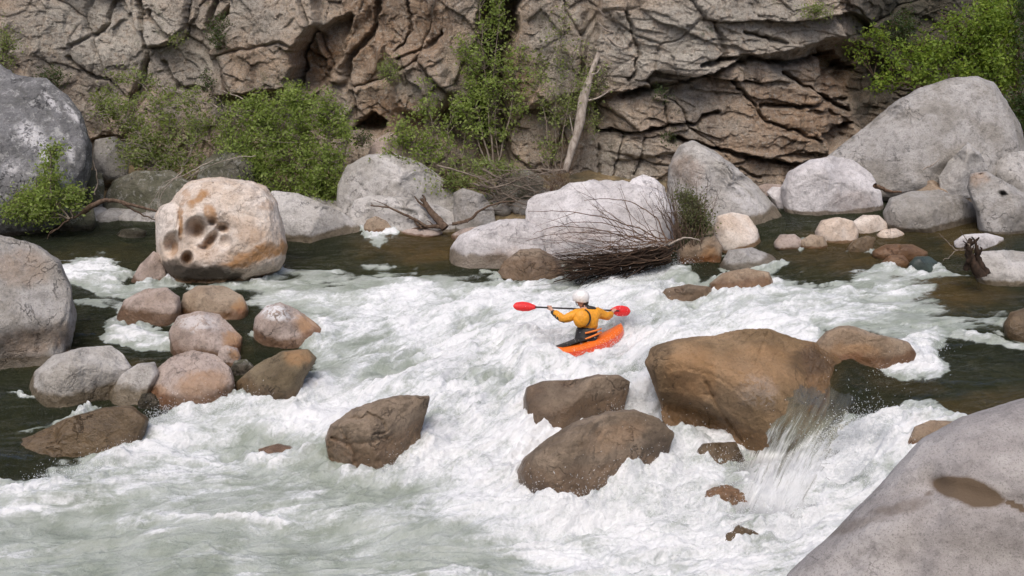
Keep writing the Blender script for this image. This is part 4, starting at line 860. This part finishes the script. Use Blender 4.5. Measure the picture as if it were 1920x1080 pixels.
# swept brush over the white boulder
DB = ROCKS['bigwhite'][1]-1.75
L = [([(1245,455),(1200,430),(1130,408),(1060,396),(990,396)],.016),([(1230,452),(1170,428),(1100,415),(1030,428)],.014),([(1250,455),(1230,410),(1190,382),(1140,373),(1095,376)],.016),([(1235,455),(1215,430),(1180,400),(1160,352)],.01),([(1190,445),(1178,395),(1163,345)],.009),
 ([(1170,445),(1130,400),(1105,380)],.009),([(1215,450),(1150,405),(1110,385)],.009),([(1240,460),(1160,440),(1070,436),(985,452)],.013),([(1200,455),(1120,430),(1040,425),(1000,440)],.012),([(1225,445),(1205,405),(1190,380)],.008),([(1238,448),(1225,400),(1200,360)],.008),([(1180,445),(1150,415),(1120,395),(1100,392)],.008),([(1205,450),(1160,436),(1110,433),(1060,446)],.01)]
for _ in range(60):
    x1 = g.uniform(985, 1180); y1 = 432+(1180-x1)*.12+g.uniform(-8, 72); x0 = g.uniform(1225, 1270); y0 = g.uniform(446, 488)
    if g.uniform() < .4: x0 -= g.uniform(0, 110); y0 += g.uniform(-10, 12)
    L.append(([(x0, y0), ((x0*1.3+x1*.7)/2, (y0+y1)/2-g.uniform(-16, 16)), ((x0*.6+x1*1.4)/2, (y0*.6+y1*1.4)/2-g.uniform(-14, 16)), (x1, min(y1, 522)-g.uniform(-2, 14))], g.uniform(.004, .01), g.uniform(-.45, .3)))
twigs('dead_brush', 'dead branches', 'swept tangle of thin brown dead branches lying across the broad white boulder', W_R, L, DB, 6, fork=2)
L = []
for _ in range(170):
    x1 = g.uniform(1035, 1180); y1 = g.uniform(478, 530); x0 = g.uniform(1215, 1262); y0 = g.uniform(462, 492)
    L.append(([(x0, y0), ((x0+x1)/2, (y0+y1)/2+g.uniform(-4, 8)), (x1, y1)], g.uniform(.012, .03), g.uniform(-.2, .5)))
twigs('root_mat', 'roots', 'dark wet mat of roots trailing into the water below the dead branches', W_D, L, DB-.12, 8, fork=1, k=4)
L = []
for _ in range(75):
    x0 = g.uniform(1262, 1320); x1 = x0+g.uniform(-55, 40); L.append(([(x0, g.uniform(440, 470)), ((x0+x1)/2+g.uniform(-5, 8), 410), (x1, g.uniform(330, 400))], g.uniform(.005, .012), g.uniform(-.4, .5)))
twigs('dry_bush', 'dead bush', 'dry brown bush of thin stalks between the broad white and slanted boulders', W_B, L, DB+.5, 9, fork=2)
plant('grass_tuft', 'plant', 'soft olive green tuft in the middle of the dry brown bush', DB+.45, [[(1300,440),(1295,390)]], [(1302,398,30,40,110),(1278,360,14,26,20),(1320,420,18,20,30)], LF_O, .045, seed=60, per=26, twr=.004)
twigs('pale_driftwood', 'driftwood', 'short bleached driftwood stick beside the dry brown bush', W_P, [([(1254,460),(1272,449),(1292,446),(1312,451)],.03)], DB+.1, 10, fork=0)
DS = ROCKS['slab'][1]-.75
twigs('driftwood_stump', 'driftwood', 'dark broken stump with forked branches leaning on the flat grey slab', W_B, [([(835,428),(815,405),(800,385),(790,372)],.11),([(800,425),(765,405),(730,390),(695,385)],.04),([(790,428),(770,408),(742,396)],.03),([(835,425),(800,425),(770,430)],.06),([(820,422),(808,425),(785,420)],.05)], DS, 11, fork=2, k=7)
twigs('drift_branch', 'driftwood', 'curved dead branch reaching right from the water to the driftwood heap', W_B, [([(848,420),(880,412),(900,395),(930,382),(965,378)],.045),([(880,412),(870,418),(840,422)],.025)], ROCKS['blockr'][1]-.8, 12, fork=1, k=6)
twigs('driftwood_root', 'driftwood', 'thick crooked root spanning the black pool under the left shrubs', W_B, [([(155,398),(185,380),(215,376),(260,388),(300,398)],.07),([(165,395),(130,412),(95,438)],.03),([(230,382),(262,400),(290,412)],.03)], 23.4, 13, fork=1, k=7)
twigs('bare_branch', 'branch', 'pale bare branch standing upright right of the bright green shrub', W_G, [([(178,365),(183,335),(174,300)],.022)], 23.6, 14, fork=0)
twigs('bare_branch', 'branch', 'thin pale bare twigs hanging over the left shoulder of the holed boulder', W_P, [([(345,318),(318,345),(302,368),(297,402)],.012),([(340,330),(305,345),(296,380),(300,412)],.01),([(400,300),(350,325),(312,345),(285,378),(272,405)],.013),([(480,292),(430,298),(380,318),(352,340)],.012)], 24.4, 15, fork=2)
DN = ROCKS['snagrock'][1]-.9
twigs('driftwood_snag', 'driftwood', 'dark rotten snag with thin sticks against the left side of the pale grey boulder', W_D, [([(1840,520),(1822,490),(1815,468),(1820,448)],.11),([(1850,515),(1835,488),(1832,460)],.08),([(1812,505),(1818,480),(1812,460)],.06)], DN, 16, fork=3, k=7)
twigs('snag_stick', 'driftwood', 'thin grey sticks poking left from the dark rotten snag', W_G, [([(1812,468),(1790,472),(1768,490)],.015),([(1795,470),(1778,455),(1760,437)],.012),([(1818,462),(1808,445),(1800,432)],.012)], DN-.1, 17, fork=0)
twigs('drift_stick', 'driftwood', 'pale splinter in the dark hollow of the giant grey boulder', W_P, [([(1732,318),(1750,308),(1762,298)],.02)], ROCKS['giant'][1]-1.75, 18, fork=0)
twigs('drift_log', 'driftwood', 'rust brown log stuck under the giant grey boulder above the oval boulder', W_R, [([(1640,347),(1662,357),(1690,360)],.06)], ROCKS['oval'][1]+.6, 19, fork=0, k=7)
# ------------------------------------------------------------------ kayak, paddle, paddler
def plain(name, c, rough=.45, spec=.5, var=.12, sc_=30., bump=.0, coat=0.):
    n = NT(name); p = n.pos(); a = n.noise(p, sc_, 4, .6)
    col = n.mix(n.ss(a, .3, .7), tuple(x*(1-var) for x in c), tuple(min(1, x*(1+var)) for x in c))
    return n.done(n.bsdf(col, rough, n.bump(a, bump, .02) if bump else None, spec, **({'Coat Weight': coat} if coat else {})))
M_HULL = plain('red_orange_plastic', (.72, .085, .025), .3, coat=.3); M_DECK = plain('orange_plastic', (.8, .16, .015), .35)
M_BLK = plain('black_neoprene', (.022, .021, .02), .5, bump=.3); M_JK = plain('yellow_orange_nylon', (.78, .33, .02), .5, sc_=22, bump=.8)
M_STR = plain('orange_webbing', (.75, .2, .03), .6); M_SK = plain('skin', (.55, .3, .21), .5); M_HEL = plain('white_helmet_plastic', (.8, .79, .78), .3)
M_RED = plain('red_blade_plastic', (.7, .03, .03), .3); M_SHF = plain('dark_shaft', (.03, .028, .028), .35); M_HAIR = plain('dark_hair', (.03, .018, .012), .7)
kc = KC; bow = BOW
side = np.cross(np.array([0, 0, 1.]), bow); side /= np.linalg.norm(side)          # towards the camera side is -side or +side
if side[1] > 0: side = -side
upv = np.cross(bow, side); upv = upv if upv[2] > 0 else -upv
ro = R(24); side2 = side*math.cos(ro)+upv*math.sin(ro); up2 = upv*math.cos(ro)-side*math.sin(ro)
def K(x, y, z): return kc + np.asarray(x)[..., None]*bow + np.asarray(y)[..., None]*side2 + np.asarray(z)[..., None]*up2
def kayak():
    ns = 60; t = np.linspace(-1, 1, ns); Lh = 1.02
    def sect(ts): 
        w_ = .325*np.maximum(1e-3, 1-np.abs(ts)**2.6)**.62
        zb = -.17+.27*np.abs(ts)**2.4; zt = .09+.14*np.abs(ts)**2.2*(1-.25*np.abs(ts)); zs = zb+(zt-zb)*.72
        return w_, zb, zs, zt
    w_, zb, zs, zt = sect(t)
    a = np.linspace(0, math.pi, 17)      # hull: sheer -> keel -> sheer
    hv = [K(np.full(17, t[i]*Lh), w_[i]*np.sign(np.cos(a))*np.abs(np.cos(a))**.55, zs[i]-(zs[i]-zb[i])*np.sin(a)**.6) for i in range(ns)]
    b = np.linspace(0, math.pi, 15)
    cock = np.exp(-((t-.02)/.28)**4)
    dv = [K(np.full(15, t[i]*Lh), w_[i]*np.cos(b)*.995, zs[i]+(zt[i]+.07-zs[i])*np.sin(b)**.7) for i in range(ns)]
    e = empty('kayak', kc, 'red and orange whitewater kayak tipped on edge in the foam under the paddler', 'kayak')
    for nm, vv, k, m in (('hull', hv, 17, M_HULL), ('deck', dv, 15, M_DECK)):
        link(nm, mk_mesh(nm, np.concatenate(vv)-kc, grid_faces(ns, k), m), (0, 0, 0), e)
    an = np.linspace(0, 2*math.pi, 41)
    mb = MB(); mb.tube(K(.02+.42*np.cos(an), .25*np.sin(an), .165+.012*np.cos(an)), .016, 6); mb.build('cockpit_rim', M_BLK, e)
    for s in (-1, 1):
        mb = MB(); c0 = s*.99; mb.tube(K(c0+.0*an[:12], .045*np.cos(an[:12]*2.0), .2+.045*np.sin(an[:12]*2.0)), .009, 5); mb.build('grab_loop', M_BLK, e)
    # neoprene deck over the cockpit
    rr = np.linspace(.0, 1, 14); A, B = np.meshgrid(an, rr)
    x = .2+.64*B*np.cos(A); y = .3*B*np.sin(A)*(1-.35*np.clip(B*np.cos(A), 0, 1)); z = .215-.05*B**3-.02*np.clip(B*np.cos(A), 0, 1)+.05*np.exp(-((x+.12)**2+y**2)/.03)
    q = fbm(np.stack([x.ravel()*8, y.ravel()*8, 0*x.ravel()], -1), 3).reshape(x.shape); z = z+.012*q
    v = K(x.ravel(), y.ravel(), z.ravel())
    link('spray_deck', mk_mesh('spray_deck', v-kc, grid_faces(14, 41), M_BLK), (0, 0, 0), e)
kayak()
def skin(name, nodes, edges, mat, parent, loc, sub=2):
    """nodes: (point, radius); one smooth continuous surface"""
    me = bpy.data.meshes.new(name); me.from_pydata([tuple(np.asarray(p)-loc) for p, r in nodes], edges, [])
    o = bpy.data.objects.new(name, me); COL.objects.link(o)
    md = o.modifiers.new('skin', 'SKIN'); md.use_smooth_shade = True
    sk = me.skin_vertices[0].data if me.skin_vertices else None
    if sk is None:
        bm = bmesh.new(); bm.from_mesh(me); bm.verts.layers.skin.verify(); bm.to_mesh(me); bm.free(); sk = me.skin_vertices[0].data
    for i, (p, r) in enumerate(nodes):
        sk[i].radius = (r, r) if np.isscalar(r) else r; sk[i].use_root = i == 0
    s = o.modifiers.new('sub', 'SUBSURF'); s.levels = sub; s.render_levels = sub
    bpy.context.view_layer.update()
    dg = bpy.context.evaluated_depsgraph_get(); m2 = bpy.data.meshes.new_from_object(o.evaluated_get(dg)); m2.name = name
    bpy.data.objects.remove(o); m2.materials.clear(); m2.materials.append(mat)
    m2.polygons.foreach_set('use_smooth', np.ones(len(m2.polygons), bool))
    return link(name, m2, (0, 0, 0), parent)
def paddler():
    D = KD-.02
    J = lambda x, y, d=0.: P(x, y, D+d)
    lean = 0
    pel, spi, che, upc, nek, hed, top = J(1102,641), J(1102,622), J(1102,604), J(1101,588,.02), J(1096,575,.03), J(1091,565,.03), J(1089,554,.03)
    ls, le, lw, lh = J(1082,588,-.12), J(1057,599,-.14), J(1036,583,.06), J(1030,577,.12)
    rs, re, rw, rh = J(1120,586,.10), J(1139,594,.20), J(1148,586,.38), J(1151,582.5,.42)
    root = empty('person', pel, 'kayaker seen from behind in orange jacket and white helmet paddling through white water', 'person')
    rl = np.asarray(pel)
    face = np.array([-.82, .52, -.22]); face /= np.linalg.norm(face)
    fs = np.cross(face, [0, 0, 1]); fs /= np.linalg.norm(fs)
    N = [(pel, .15), (spi, .135), (che, .15), (upc, .13), (nek, .055), (hed, (.075, .085)), (top, (.085, .095))]
    E = [(0, 1), (1, 2), (2, 3), (3, 4), (4, 5), (5, 6)]
    def add(i, p, r): N.append((p, r)); E.append((i, len(N)-1)); return len(N)-1
    for sh, el, wr, ha, far in ((ls, le, lw, lh, rs), (rs, re, rw, rh, ls)):
        a = add(3, sh, .065); b = add(a, (sh+el)/2, .052); b = add(b, el, .043); b = add(b, (el+wr)/2, .038); b = add(b, wr, .028)
        shaft = (rh-lh)/np.linalg.norm(rh-lh); fwd = ha-wr; fwd -= shaft*(fwd@shaft); fwd /= np.linalg.norm(fwd); upn = np.cross(shaft, fwd)
        if upn[2] < 0: upn = -upn
        palm = add(b, wr+(ha-wr)*.45+upn*.012, (.034, .02))
        for k, (off, ln) in enumerate(((-.03, .9), (-.01, 1.), (.011, .96), (.03, .78))):
            base = ha+shaft*off+upn*.028-fwd*.01; f = add(palm, base, .0095)
            f = add(f, ha+shaft*off+upn*.03+fwd*.022*ln, .009); f = add(f, ha+shaft*off+fwd*.034*ln+upn*.004, .0085); add(f, ha+shaft*off+fwd*.024*ln-upn*.02, .008)
        f = add(palm, wr+(ha-wr)*.6-upn*.012-shaft*.03, .011); f = add(f, ha-shaft*.035-upn*.022, .0095); add(f, ha-shaft*.012-upn*.028+fwd*.012, .0085)
    for s in (-1, 1):
        h = add(0, K(np.float64(.02), np.float64(s*.1), np.float64(.0)), .085); k = add(h, K(np.float64(.4), np.float64(s*.13), np.float64(.05)), .055); f = add(k, K(np.float64(.66), np.float64(s*.06), np.float64(.02)), .035)
        add(f, K(np.float64(.69), np.float64(s*.06), np.float64(.07)), .025)
    n1 = add(5, hed+face*.085+np.array([0, 0, .0]), .03); add(n1, hed+face*.118-np.array([0, 0, .01]), .014)
    add(5, hed+face*.07-np.array([0, 0, .055]), .03)
    skin('body', N, E, M_SK, root, rl)
    for s in (-1, 1):
        bm = bmesh.new(); bmesh.ops.create_uvsphere(bm, u_segments=10, v_segments=8, radius=.012); me = bpy.data.meshes.new('eye'); bm.to_mesh(me); bm.free(); me.materials.append(M_HAIR)
        link('eye', me, tuple(hed+face*.092+fs*s*.03+np.array([0, 0, .03])-rl), root)
    # jacket
    N = [(spi, (.175, .14)), (che, (.195, .15)), (upc, (.16, .125))]; E = [(0, 1), (1, 2)]
    def addj(i, p, r): N.append((p, r)); E.append((i, len(N)-1)); return len(N)-1
    for sh, el, wr in ((ls, le, lw), (rs, re, rw)):
        a = addj(2, sh, .095); a = addj(a, (sh+el)/2, .082); a = addj(a, el, .07); a = addj(a, (el+wr)/2, .06); addj(a, wr+(el-wr)*.12, .045)
    jk = skin('jacket', N, E, M_JK, root, rl)
    m = jk.data; co = np.empty(len(m.vertices)*3); m.vertices.foreach_get('co', co); co = co.reshape(-1, 3)
    c2 = co+rl; nn = np.array([v.normal[:] for v in m.vertices]); co = co+nn*(.016*fbm(c2*9, 3, ridge=True)+.010*fbm(c2*22, 2))[:, None]; m.vertices.foreach_set('co', co.ravel()); m.update()
    def bits(nm, mat, nodes, sub=2):
        skin(nm, nodes, [(i, i+1) for i in range(len(nodes)-1)], mat, root, rl, sub)
    bits('collar', M_BLK, [(J(1102,585,-.0), .085), (J(1098,577,.02), .078), (J(1095,571,.03), .07)])
    bits('shoulder_patch', M_BLK, [(J(1098,578,-.05), .055), (J(1108,578,-.04), .05), (J(1117,580,.02), .04)])
    bits('elbow_patch', M_BLK, [(J(1062,602,-.15), .05), (J(1050,597,-.10), .056), (J(1039,589,0.0), .042), (J(1034,583,.04), .035)])
    bits('cuff', M_BLK, [(rw+(re-rw)*.35+np.array([0, 0, -.01]), .058), (rw, .045)])
    bits('cuff', M_BLK, [(lw+(le-lw)*.12, .045), (lw, .036)])
    # quilted back panel of the vest
    an = np.linspace(0, 2*math.pi, 33); th = np.linspace(0, math.pi, 17); A, T = np.meshgrid(an, th)
    v = np.stack([np.sin(T)*np.cos(A), np.sin(T)*np.sin(A), np.cos(T)], -1).reshape(-1, 3)
    c = J(1090,597,-.19); ax = RT*.135+UP*.03; ay = UP*.15-RT*.02; az = FW*.085
    pv = c+v[:, :1]*ax+v[:, 2:]*ay+v[:, 1:2]*az; pv = pv+v*(.012*fbm(pv*14, 3, ridge=True))[:, None]
    link('vest_panel', mk_mesh('vest_panel', pv-rl, grid_faces(17, 33), M_JK), (0, 0, 0), root)
    mb = MB(); q = np.linspace(-1.15, 1.1, 20); mb.tube(c+RT*.01+np.cos(q)[:, None]*ax*1.06+np.sin(q)[:, None]*ay*1.02-FW*.02, .014, 6); mb.build('vest_trim', M_BLK, root)
    bits('skirt_tunnel', M_BLK, [(J(1099,646,.0), (.26, .2)), (J(1099,634), (.215, .175)), (J(1100,620), (.205, .17)), (J(1101,611), (.19, .155))])
    for y0, y1 in ((622, 617), (632, 624)):
        q = np.linspace(-.3, 1.35, 14); mb = MB(); mb.tube(J(1103, y0)+RT*.0+np.sin(q)[:, None]*(RT*.225+UP*(y0-y1)*.0094*1.2)-np.cos(q)[:, None]*FW*.2, .017, 6); mb.build('strap', M_STR, root)
    # helmet and hair
    hc = J(1089,557.5,.03)
    hx = face*.162; hx[2] = face[2]*.05; hy = fs*.13; hz_ = np.array([0, 0, .132]); tt = np.linspace(0, 1.95, 15); A, T = np.meshgrid(an, tt)
    v = np.stack([np.sin(T)*np.cos(A), np.sin(T)*np.sin(A), np.cos(T)], -1).reshape(-1, 3); pv = hc+v[:, :1]*hx+v[:, 1:2]*hy+v[:, 2:]*hz_
    pv = pv+(np.clip(-v[:, 2], 0, 1)*np.clip(-v[:, 0], 0, 1))[:, None]*np.array([0, 0, -.06])
    he = link('helmet', mk_mesh('helmet', pv-rl, grid_faces(15, 33), M_HEL), (0, 0, 0), root)
    mb = MB(); q = np.linspace(-1.6, 1.6, 12); mb.tube(hc+fs*(.1*np.sin(q))[:, None]+face*.045-np.array([0, 0, 1])*(.02+.12*np.cos(q))[:, None], .008, 4)
    o = mb.build('chin_strap', M_BLK, root)
    bits('hair', M_HAIR, [(hed-face*.045+np.array([0, 0, -.01]), .088), (nek-face*.05+np.array([0, 0, .02]), .075)])
    # paddle
    a = J(1008,573.3,-.02+.06); b = J(1150,582.6,.42)
    ax_ = (rh-lh)/np.linalg.norm(rh-lh); mid = (lh+rh)/2
    e = empty('paddle', mid, 'double bladed kayak paddle with red blades and dark shaft held across the kayaker', 'paddle')
    mb = MB(); mb.tube(np.array([lh-ax_*.27, lh, mid, rh, rh+ax_*.1]), .0155, 10); mb.build('shaft', M_SHF, e)
    for s, p0, wd, ln in ((-1, lh-ax_*.22, UP*.085+FW*.02, .44), (1, rh-ax_*.08, UP*.10, .40)):
        tl = np.linspace(0, 1, 22); wl_ = np.array([.14]+[0]*21); wprof = np.interp(tl, [0,.12,.35,.6,.85,.95,1], [.12,.45,.9,1,.82,.5,.08]); cs = np.linspace(-1, 1, 9)
        v = []
        for sg in (1, -1):
            for t_, w1 in zip(tl, wprof):
                for cc in cs:
                    v.append(p0+ax_*s*ln*t_+wd*w1*cc+FW*(.03*(cc**2)*w1+sg*.009*(1-cc**4)+.02*t_*t_))
        f = grid_faces(22, 9); f = np.concatenate([f, f[:, ::-1]+22*9])
        link('blade', mk_mesh('blade', np.array(v)-mid, f, M_RED), (0, 0, 0), e)
paddler()
# ------------------------------------------------------------------ falling sheet and spray
from mathutils.bvhtree import BVHTree
def bvh_of(names):
    vs_, fs_ = [], []; n = 0
    for o in names:
        m = o.data; co = np.empty(len(m.vertices)*3, np.float32); m.vertices.foreach_get('co', co); co = co.reshape(-1, 3)+np.array(o.location)
        k = len(m.polygons[0].vertices); f = np.empty(len(m.loops), np.int32); m.loops.foreach_get('vertex_index', f)
        vs_ += [tuple(x) for x in co.tolist()]; fs_ += [tuple(x) for x in (f.reshape(-1, k)+n).tolist()]; n = len(vs_)
    return BVHTree.FromPolygons(vs_, fs_)
BV = bvh_of([ROCKS[k][0] for k in ('bigbrown', 'chip', 'fallA', 'fallB', 'undbrown')]); BW = bvh_of([bpy.data.objects['river_water']])
def cast(px, py, bv):
    d = (FW+(px-960)/FPX*RT+(540-py)/FPX*UP); L = np.linalg.norm(d); h = bv.ray_cast(Vector(CAM), Vector(d/L), 60)
    return h[3]/L if h[0] is not None else None
def veil():
    nr, nc = 110, 70
    Lp = spline([(1470,624,0),(1440,700,0),(1408,770,0),(1378,822,0),(1350,905,0),(1315,1010,0)], nr)
    Rp = spline([(1700,648,0),(1672,730,0),(1640,800,0),(1600,875,0),(1555,950,0),(1510,1020,0)], nr)
    D = np.full((nr, nc), np.nan); PX = np.zeros((nr, nc)); PY = PX.copy()
    for i in range(nr):
        for j in range(nc):
            s = j/(nc-1); x = Lp[i][0]*(1-s)+Rp[i][0]*s; y = Lp[i][1]*(1-s)+Rp[i][1]*s; PX[i, j] = x; PY[i, j] = y
            c = [q for q in (cast(x, y, BV), cast(x, y, BW)) if q]
            D[i, j] = min(c) if c else 14.
    for _ in range(14):
        Q = np.pad(D, 1, mode='edge'); D = np.minimum(D+.0, (Q[:-2, 1:-1]+Q[2:, 1:-1]+Q[1:-1, :-2]+Q[1:-1, 2:]+4*D)/8)
    S, T = np.meshgrid(np.linspace(0, 1, nc), np.linspace(0, 1, nr))
    ed = np.minimum(np.minimum(S+.1*fbm(np.stack([T.ravel()*7, 0*T.ravel(), 0*T.ravel()], -1), 3).reshape(S.shape), 1-S)*3., np.minimum(T*3, (1-T)*5)); ed = np.clip(ed, 0, 1)
    q = np.stack([S.ravel()*16, T.ravel()*2.2, 0*S.ravel()], -1); st = fbm(q, 4, .6).reshape(S.shape)
    D = D-(.03*ed+.05*st*ed*T-.0)+.10*(1-ed)
    v = P(PX.ravel(), PY.ravel(), D.ravel())
    n = NT('falling_water'); a1 = n.attr('s'); a2 = n.attr('t')
    cb = n.n('ShaderNodeCombineXYZ'); n.l(a1, cb.inputs[0]); n.l(a2, cb.inputs[1]); vec = cb.outputs[0]
    st1 = n.noise(n.vmul(vec, (15, 2.6, 1)), 1, 7, .74, .7); st2 = n.noise(n.vmul(vec, (55, 9, 1)), 1, 5, .75)
    den = n.attr('d')
    f = n.math('ADD', den, n.math('ADD', n.math('MULTIPLY', n.math('SUBTRACT', st1, .5), 1.5), n.math('MULTIPLY', n.math('SUBTRACT', st2, .5), 1.1)))
    wh = n.ss(f, .45, .95); nr_ = n.bump(n.math('ADD', st1, n.math('MULTIPLY', st2, .6)), .9, .08)
    tr = n.n('ShaderNodeBsdfTransparent'); tr.inputs[0].default_value = (.8, .77, .66, 1)
    gl = n.n('ShaderNodeBsdfGlossy'); gl.inputs['Roughness'].default_value = .15; n.l(nr_, gl.inputs['Normal'])
    mk = n.n('ShaderNodeBsdfDiffuse'); mk.inputs[0].default_value = (.34, .36, .29, 1)
    fr = n.n('ShaderNodeFresnel'); fr.inputs[0].default_value = 1.33; n.l(nr_, fr.inputs['Normal'])
    m0 = n.n('ShaderNodeMixShader'); n.put(m0.inputs[0], n.math('MULTIPLY', n.attr('milk'), n.ss(st1, .3, .6))); n.l(tr.outputs[0], m0.inputs[1]); n.l(mk.outputs[0], m0.inputs[2])
    m1 = n.n('ShaderNodeMixShader'); n.put(m1.inputs[0], n.math('MULTIPLY', fr.outputs[0], .4)); n.l(m0.outputs[0], m1.inputs[1]); n.l(gl.outputs[0], m1.inputs[2])
    fo = n.bsdf((.82, .84, .85), .5, nr_, .3)
    m2 = n.n('ShaderNodeMixShader'); n.l(wh, m2.inputs[0]); n.l(m1.outputs[0], m2.inputs[1]); n.l(fo, m2.inputs[2])
    m3 = n.n('ShaderNodeMixShader'); t2 = n.n('ShaderNodeBsdfTransparent'); n.put(m3.inputs[0], n.attr('e')); n.l(t2.outputs[0], m3.inputs[1]); n.l(m2.outputs[0], m3.inputs[2])
    dens = np.interp(T, [0, .25, .45, .6, .8, 1], [.05, .2, .42, .72, .95, 1.1])+.15*np.abs(S-.5)
    me = mk_mesh('falling_water', v, grid_faces(nr, nc), n.done(m3.outputs[0]), {'s': S, 't': T, 'd': dens, 'milk': np.interp(T, [0, .35, .55, 1], [.05, .25, .85, 1.]), 'e': sstep(0, 1., ed)})
    tag(link('waterfall', me), 'sheet of water falling over the right side of the golden brown boulder', kind='structure')
veil()

def spray():
    r = np.random.default_rng(5); C, V, S = [], [], []
    # (line in photo positions, count, height, sideways drift, width, size)
    EM = [([(1030,950),(1100,935),(1170,895),(1250,845)], 3600, .24, -.12, .16, 1), ([(1250,840),(1320,860),(1370,890)], 1600, .16, 0, .18, .8), ([(1180,900),(1300,930),(1400,980)], 3000, .22, 0, .35, 1),
     ([(1215,660),(1222,720),(1250,790)], 1500, .2, -.08, .12, .9), ([(1500,900),(1550,855),(1600,815),(1650,800),(1690,830)], 4200, .2, 0, .13, .85), ([(1500,960),(1580,900),(1650,860)], 2600, .24, 0, .25, 1),
     ([(1640,700),(1690,670),(1760,650)], 350, .08, 0, .12, .8), ([(985,660),(1040,672),(1100,682),(1165,650)], 1500, .15, 0, .13, .8), ([(985,648),(1040,662)], 1500, .22, 0, .12, .8), ([(1148,606),(1190,606)], 1600, .34, .05, .12, .9),
     ([(1190,535),(1240,510),(1300,498)], 900, .14, 0, .15, .9), ([(805,752),(795,800),(770,870),(730,900)], 1500, .14, 0, .1, .8), ([(1182,715),(1180,755),(1135,795)], 1300, .2, 0, .1, .8),
     ([(280,800),(340,775),(440,765),(480,765)], 1400, .14, 0, .14, .8), ([(60,915),(180,885),(270,835)], 800, .08, 0, .14, .7), ([(985,800),(990,740)], 300, .1, 0, .1, .7), ([(970,890),(1000,945),(1040,955)], 700, .12, 0, .1, .8),
     ([(880,780),(960,820)], 500, .12, 0, .2, .8), ([(1440,1060),(1520,960),(1600,890),(1680,830)], 1000, .16, 0, .1, .9),
     ([(1040,525),(1120,535),(1180,535)], 300, .06, 0, .08, .7), ([(1340,640),(1210,690)], 260, .1, 0, .1, .7)]
    for pts, n_, hgt, drift, wid, sz in EM:
        n_ = int(n_*3.2); sz *= .48
        pp = np.array([water_hit(float(a), float(b)) for a, b in pts]); k = len(pp)
        t = r.uniform(0, k-1.001, n_); i = t.astype(int); u = (t-i)[:, None]; c = pp[i]*(1-u)+pp[i+1]*u
        # clumps: bursts share a direction
        nb = max(4, n_//70); bid = r.integers(0, nb, n_); bc = r.uniform(0, k-1.001, nb); bi = bc.astype(int); bu = (bc-bi)[:, None]; bp = pp[bi]*(1-bu)+pp[bi+1]*bu
        c = np.where(r.uniform(size=(n_, 1)) < .65, bp[bid]+r.normal(0, .07, (n_, 3)), c)
        bd = np.stack([r.normal(drift, .35, nb), r.normal(-.1, .35, nb), r.uniform(.6, 1.3, nb)], -1)[bid]+r.normal(0, .28, (n_, 3))
        h = hgt*r.exponential(.55, n_)*r.uniform(.3, 1.2, nb)[bid]*1.4
        tt = r.uniform(.05, 1, n_)
        pos = c+r.normal(0, 1, (n_, 3))*np.array([wid, wid, .02]) + bd*(h*tt)[:, None]*1.3; pos[:, 2] += .02-(h*.6*tt*tt)
        vel = bd.copy(); vel[:, 2] -= 1.1*tt
        C.append(pos); V.append(vel); S.append(sz*r.uniform(.35, 1., n_)**1.7*np.where(tt > .7, .7, 1))
    C = np.concatenate(C); V = np.concatenate(V); S = np.concatenate(S)
    V /= np.linalg.norm(V, axis=1)[:, None]; n = len(C)
    A = np.cross(V, r.normal(size=(n, 3))); A /= np.linalg.norm(A, axis=1)[:, None]; B = np.cross(V, A)
    ln = (.006+.03*S*r.uniform(.3, 2., n))[:, None]; wd = (.0022+.0078*S)[:, None]
    v = np.stack([C+V*ln, C-V*ln*.8, C+A*wd, C-A*wd, C+B*wd, C-B*wd], 1).reshape(-1, 3)
    f0 = np.array([[0,2,4],[0,4,3],[0,3,5],[0,5,2],[1,4,2],[1,3,4],[1,5,3],[1,2,5]]); f = (np.arange(n)[:, None, None]*6+f0).reshape(-1, 3)
    m = NT('spray_droplets'); a = m.bsdf((.9, .92, .94), .35, None, .5); t = m.n('ShaderNodeBsdfTranslucent'); t.inputs[0].default_value = (.9, .93, .95, 1)
    x = m.n('ShaderNodeMixShader'); x.inputs[0].default_value = .4; m.l(a, x.inputs[1]); m.l(t.outputs[0], x.inputs[2])
    tag(link('spray', mk_mesh('spray', v, f, m.done(x.outputs[0]))), 'white spray and droplets thrown up by the rapids', kind='stuff')
spray()
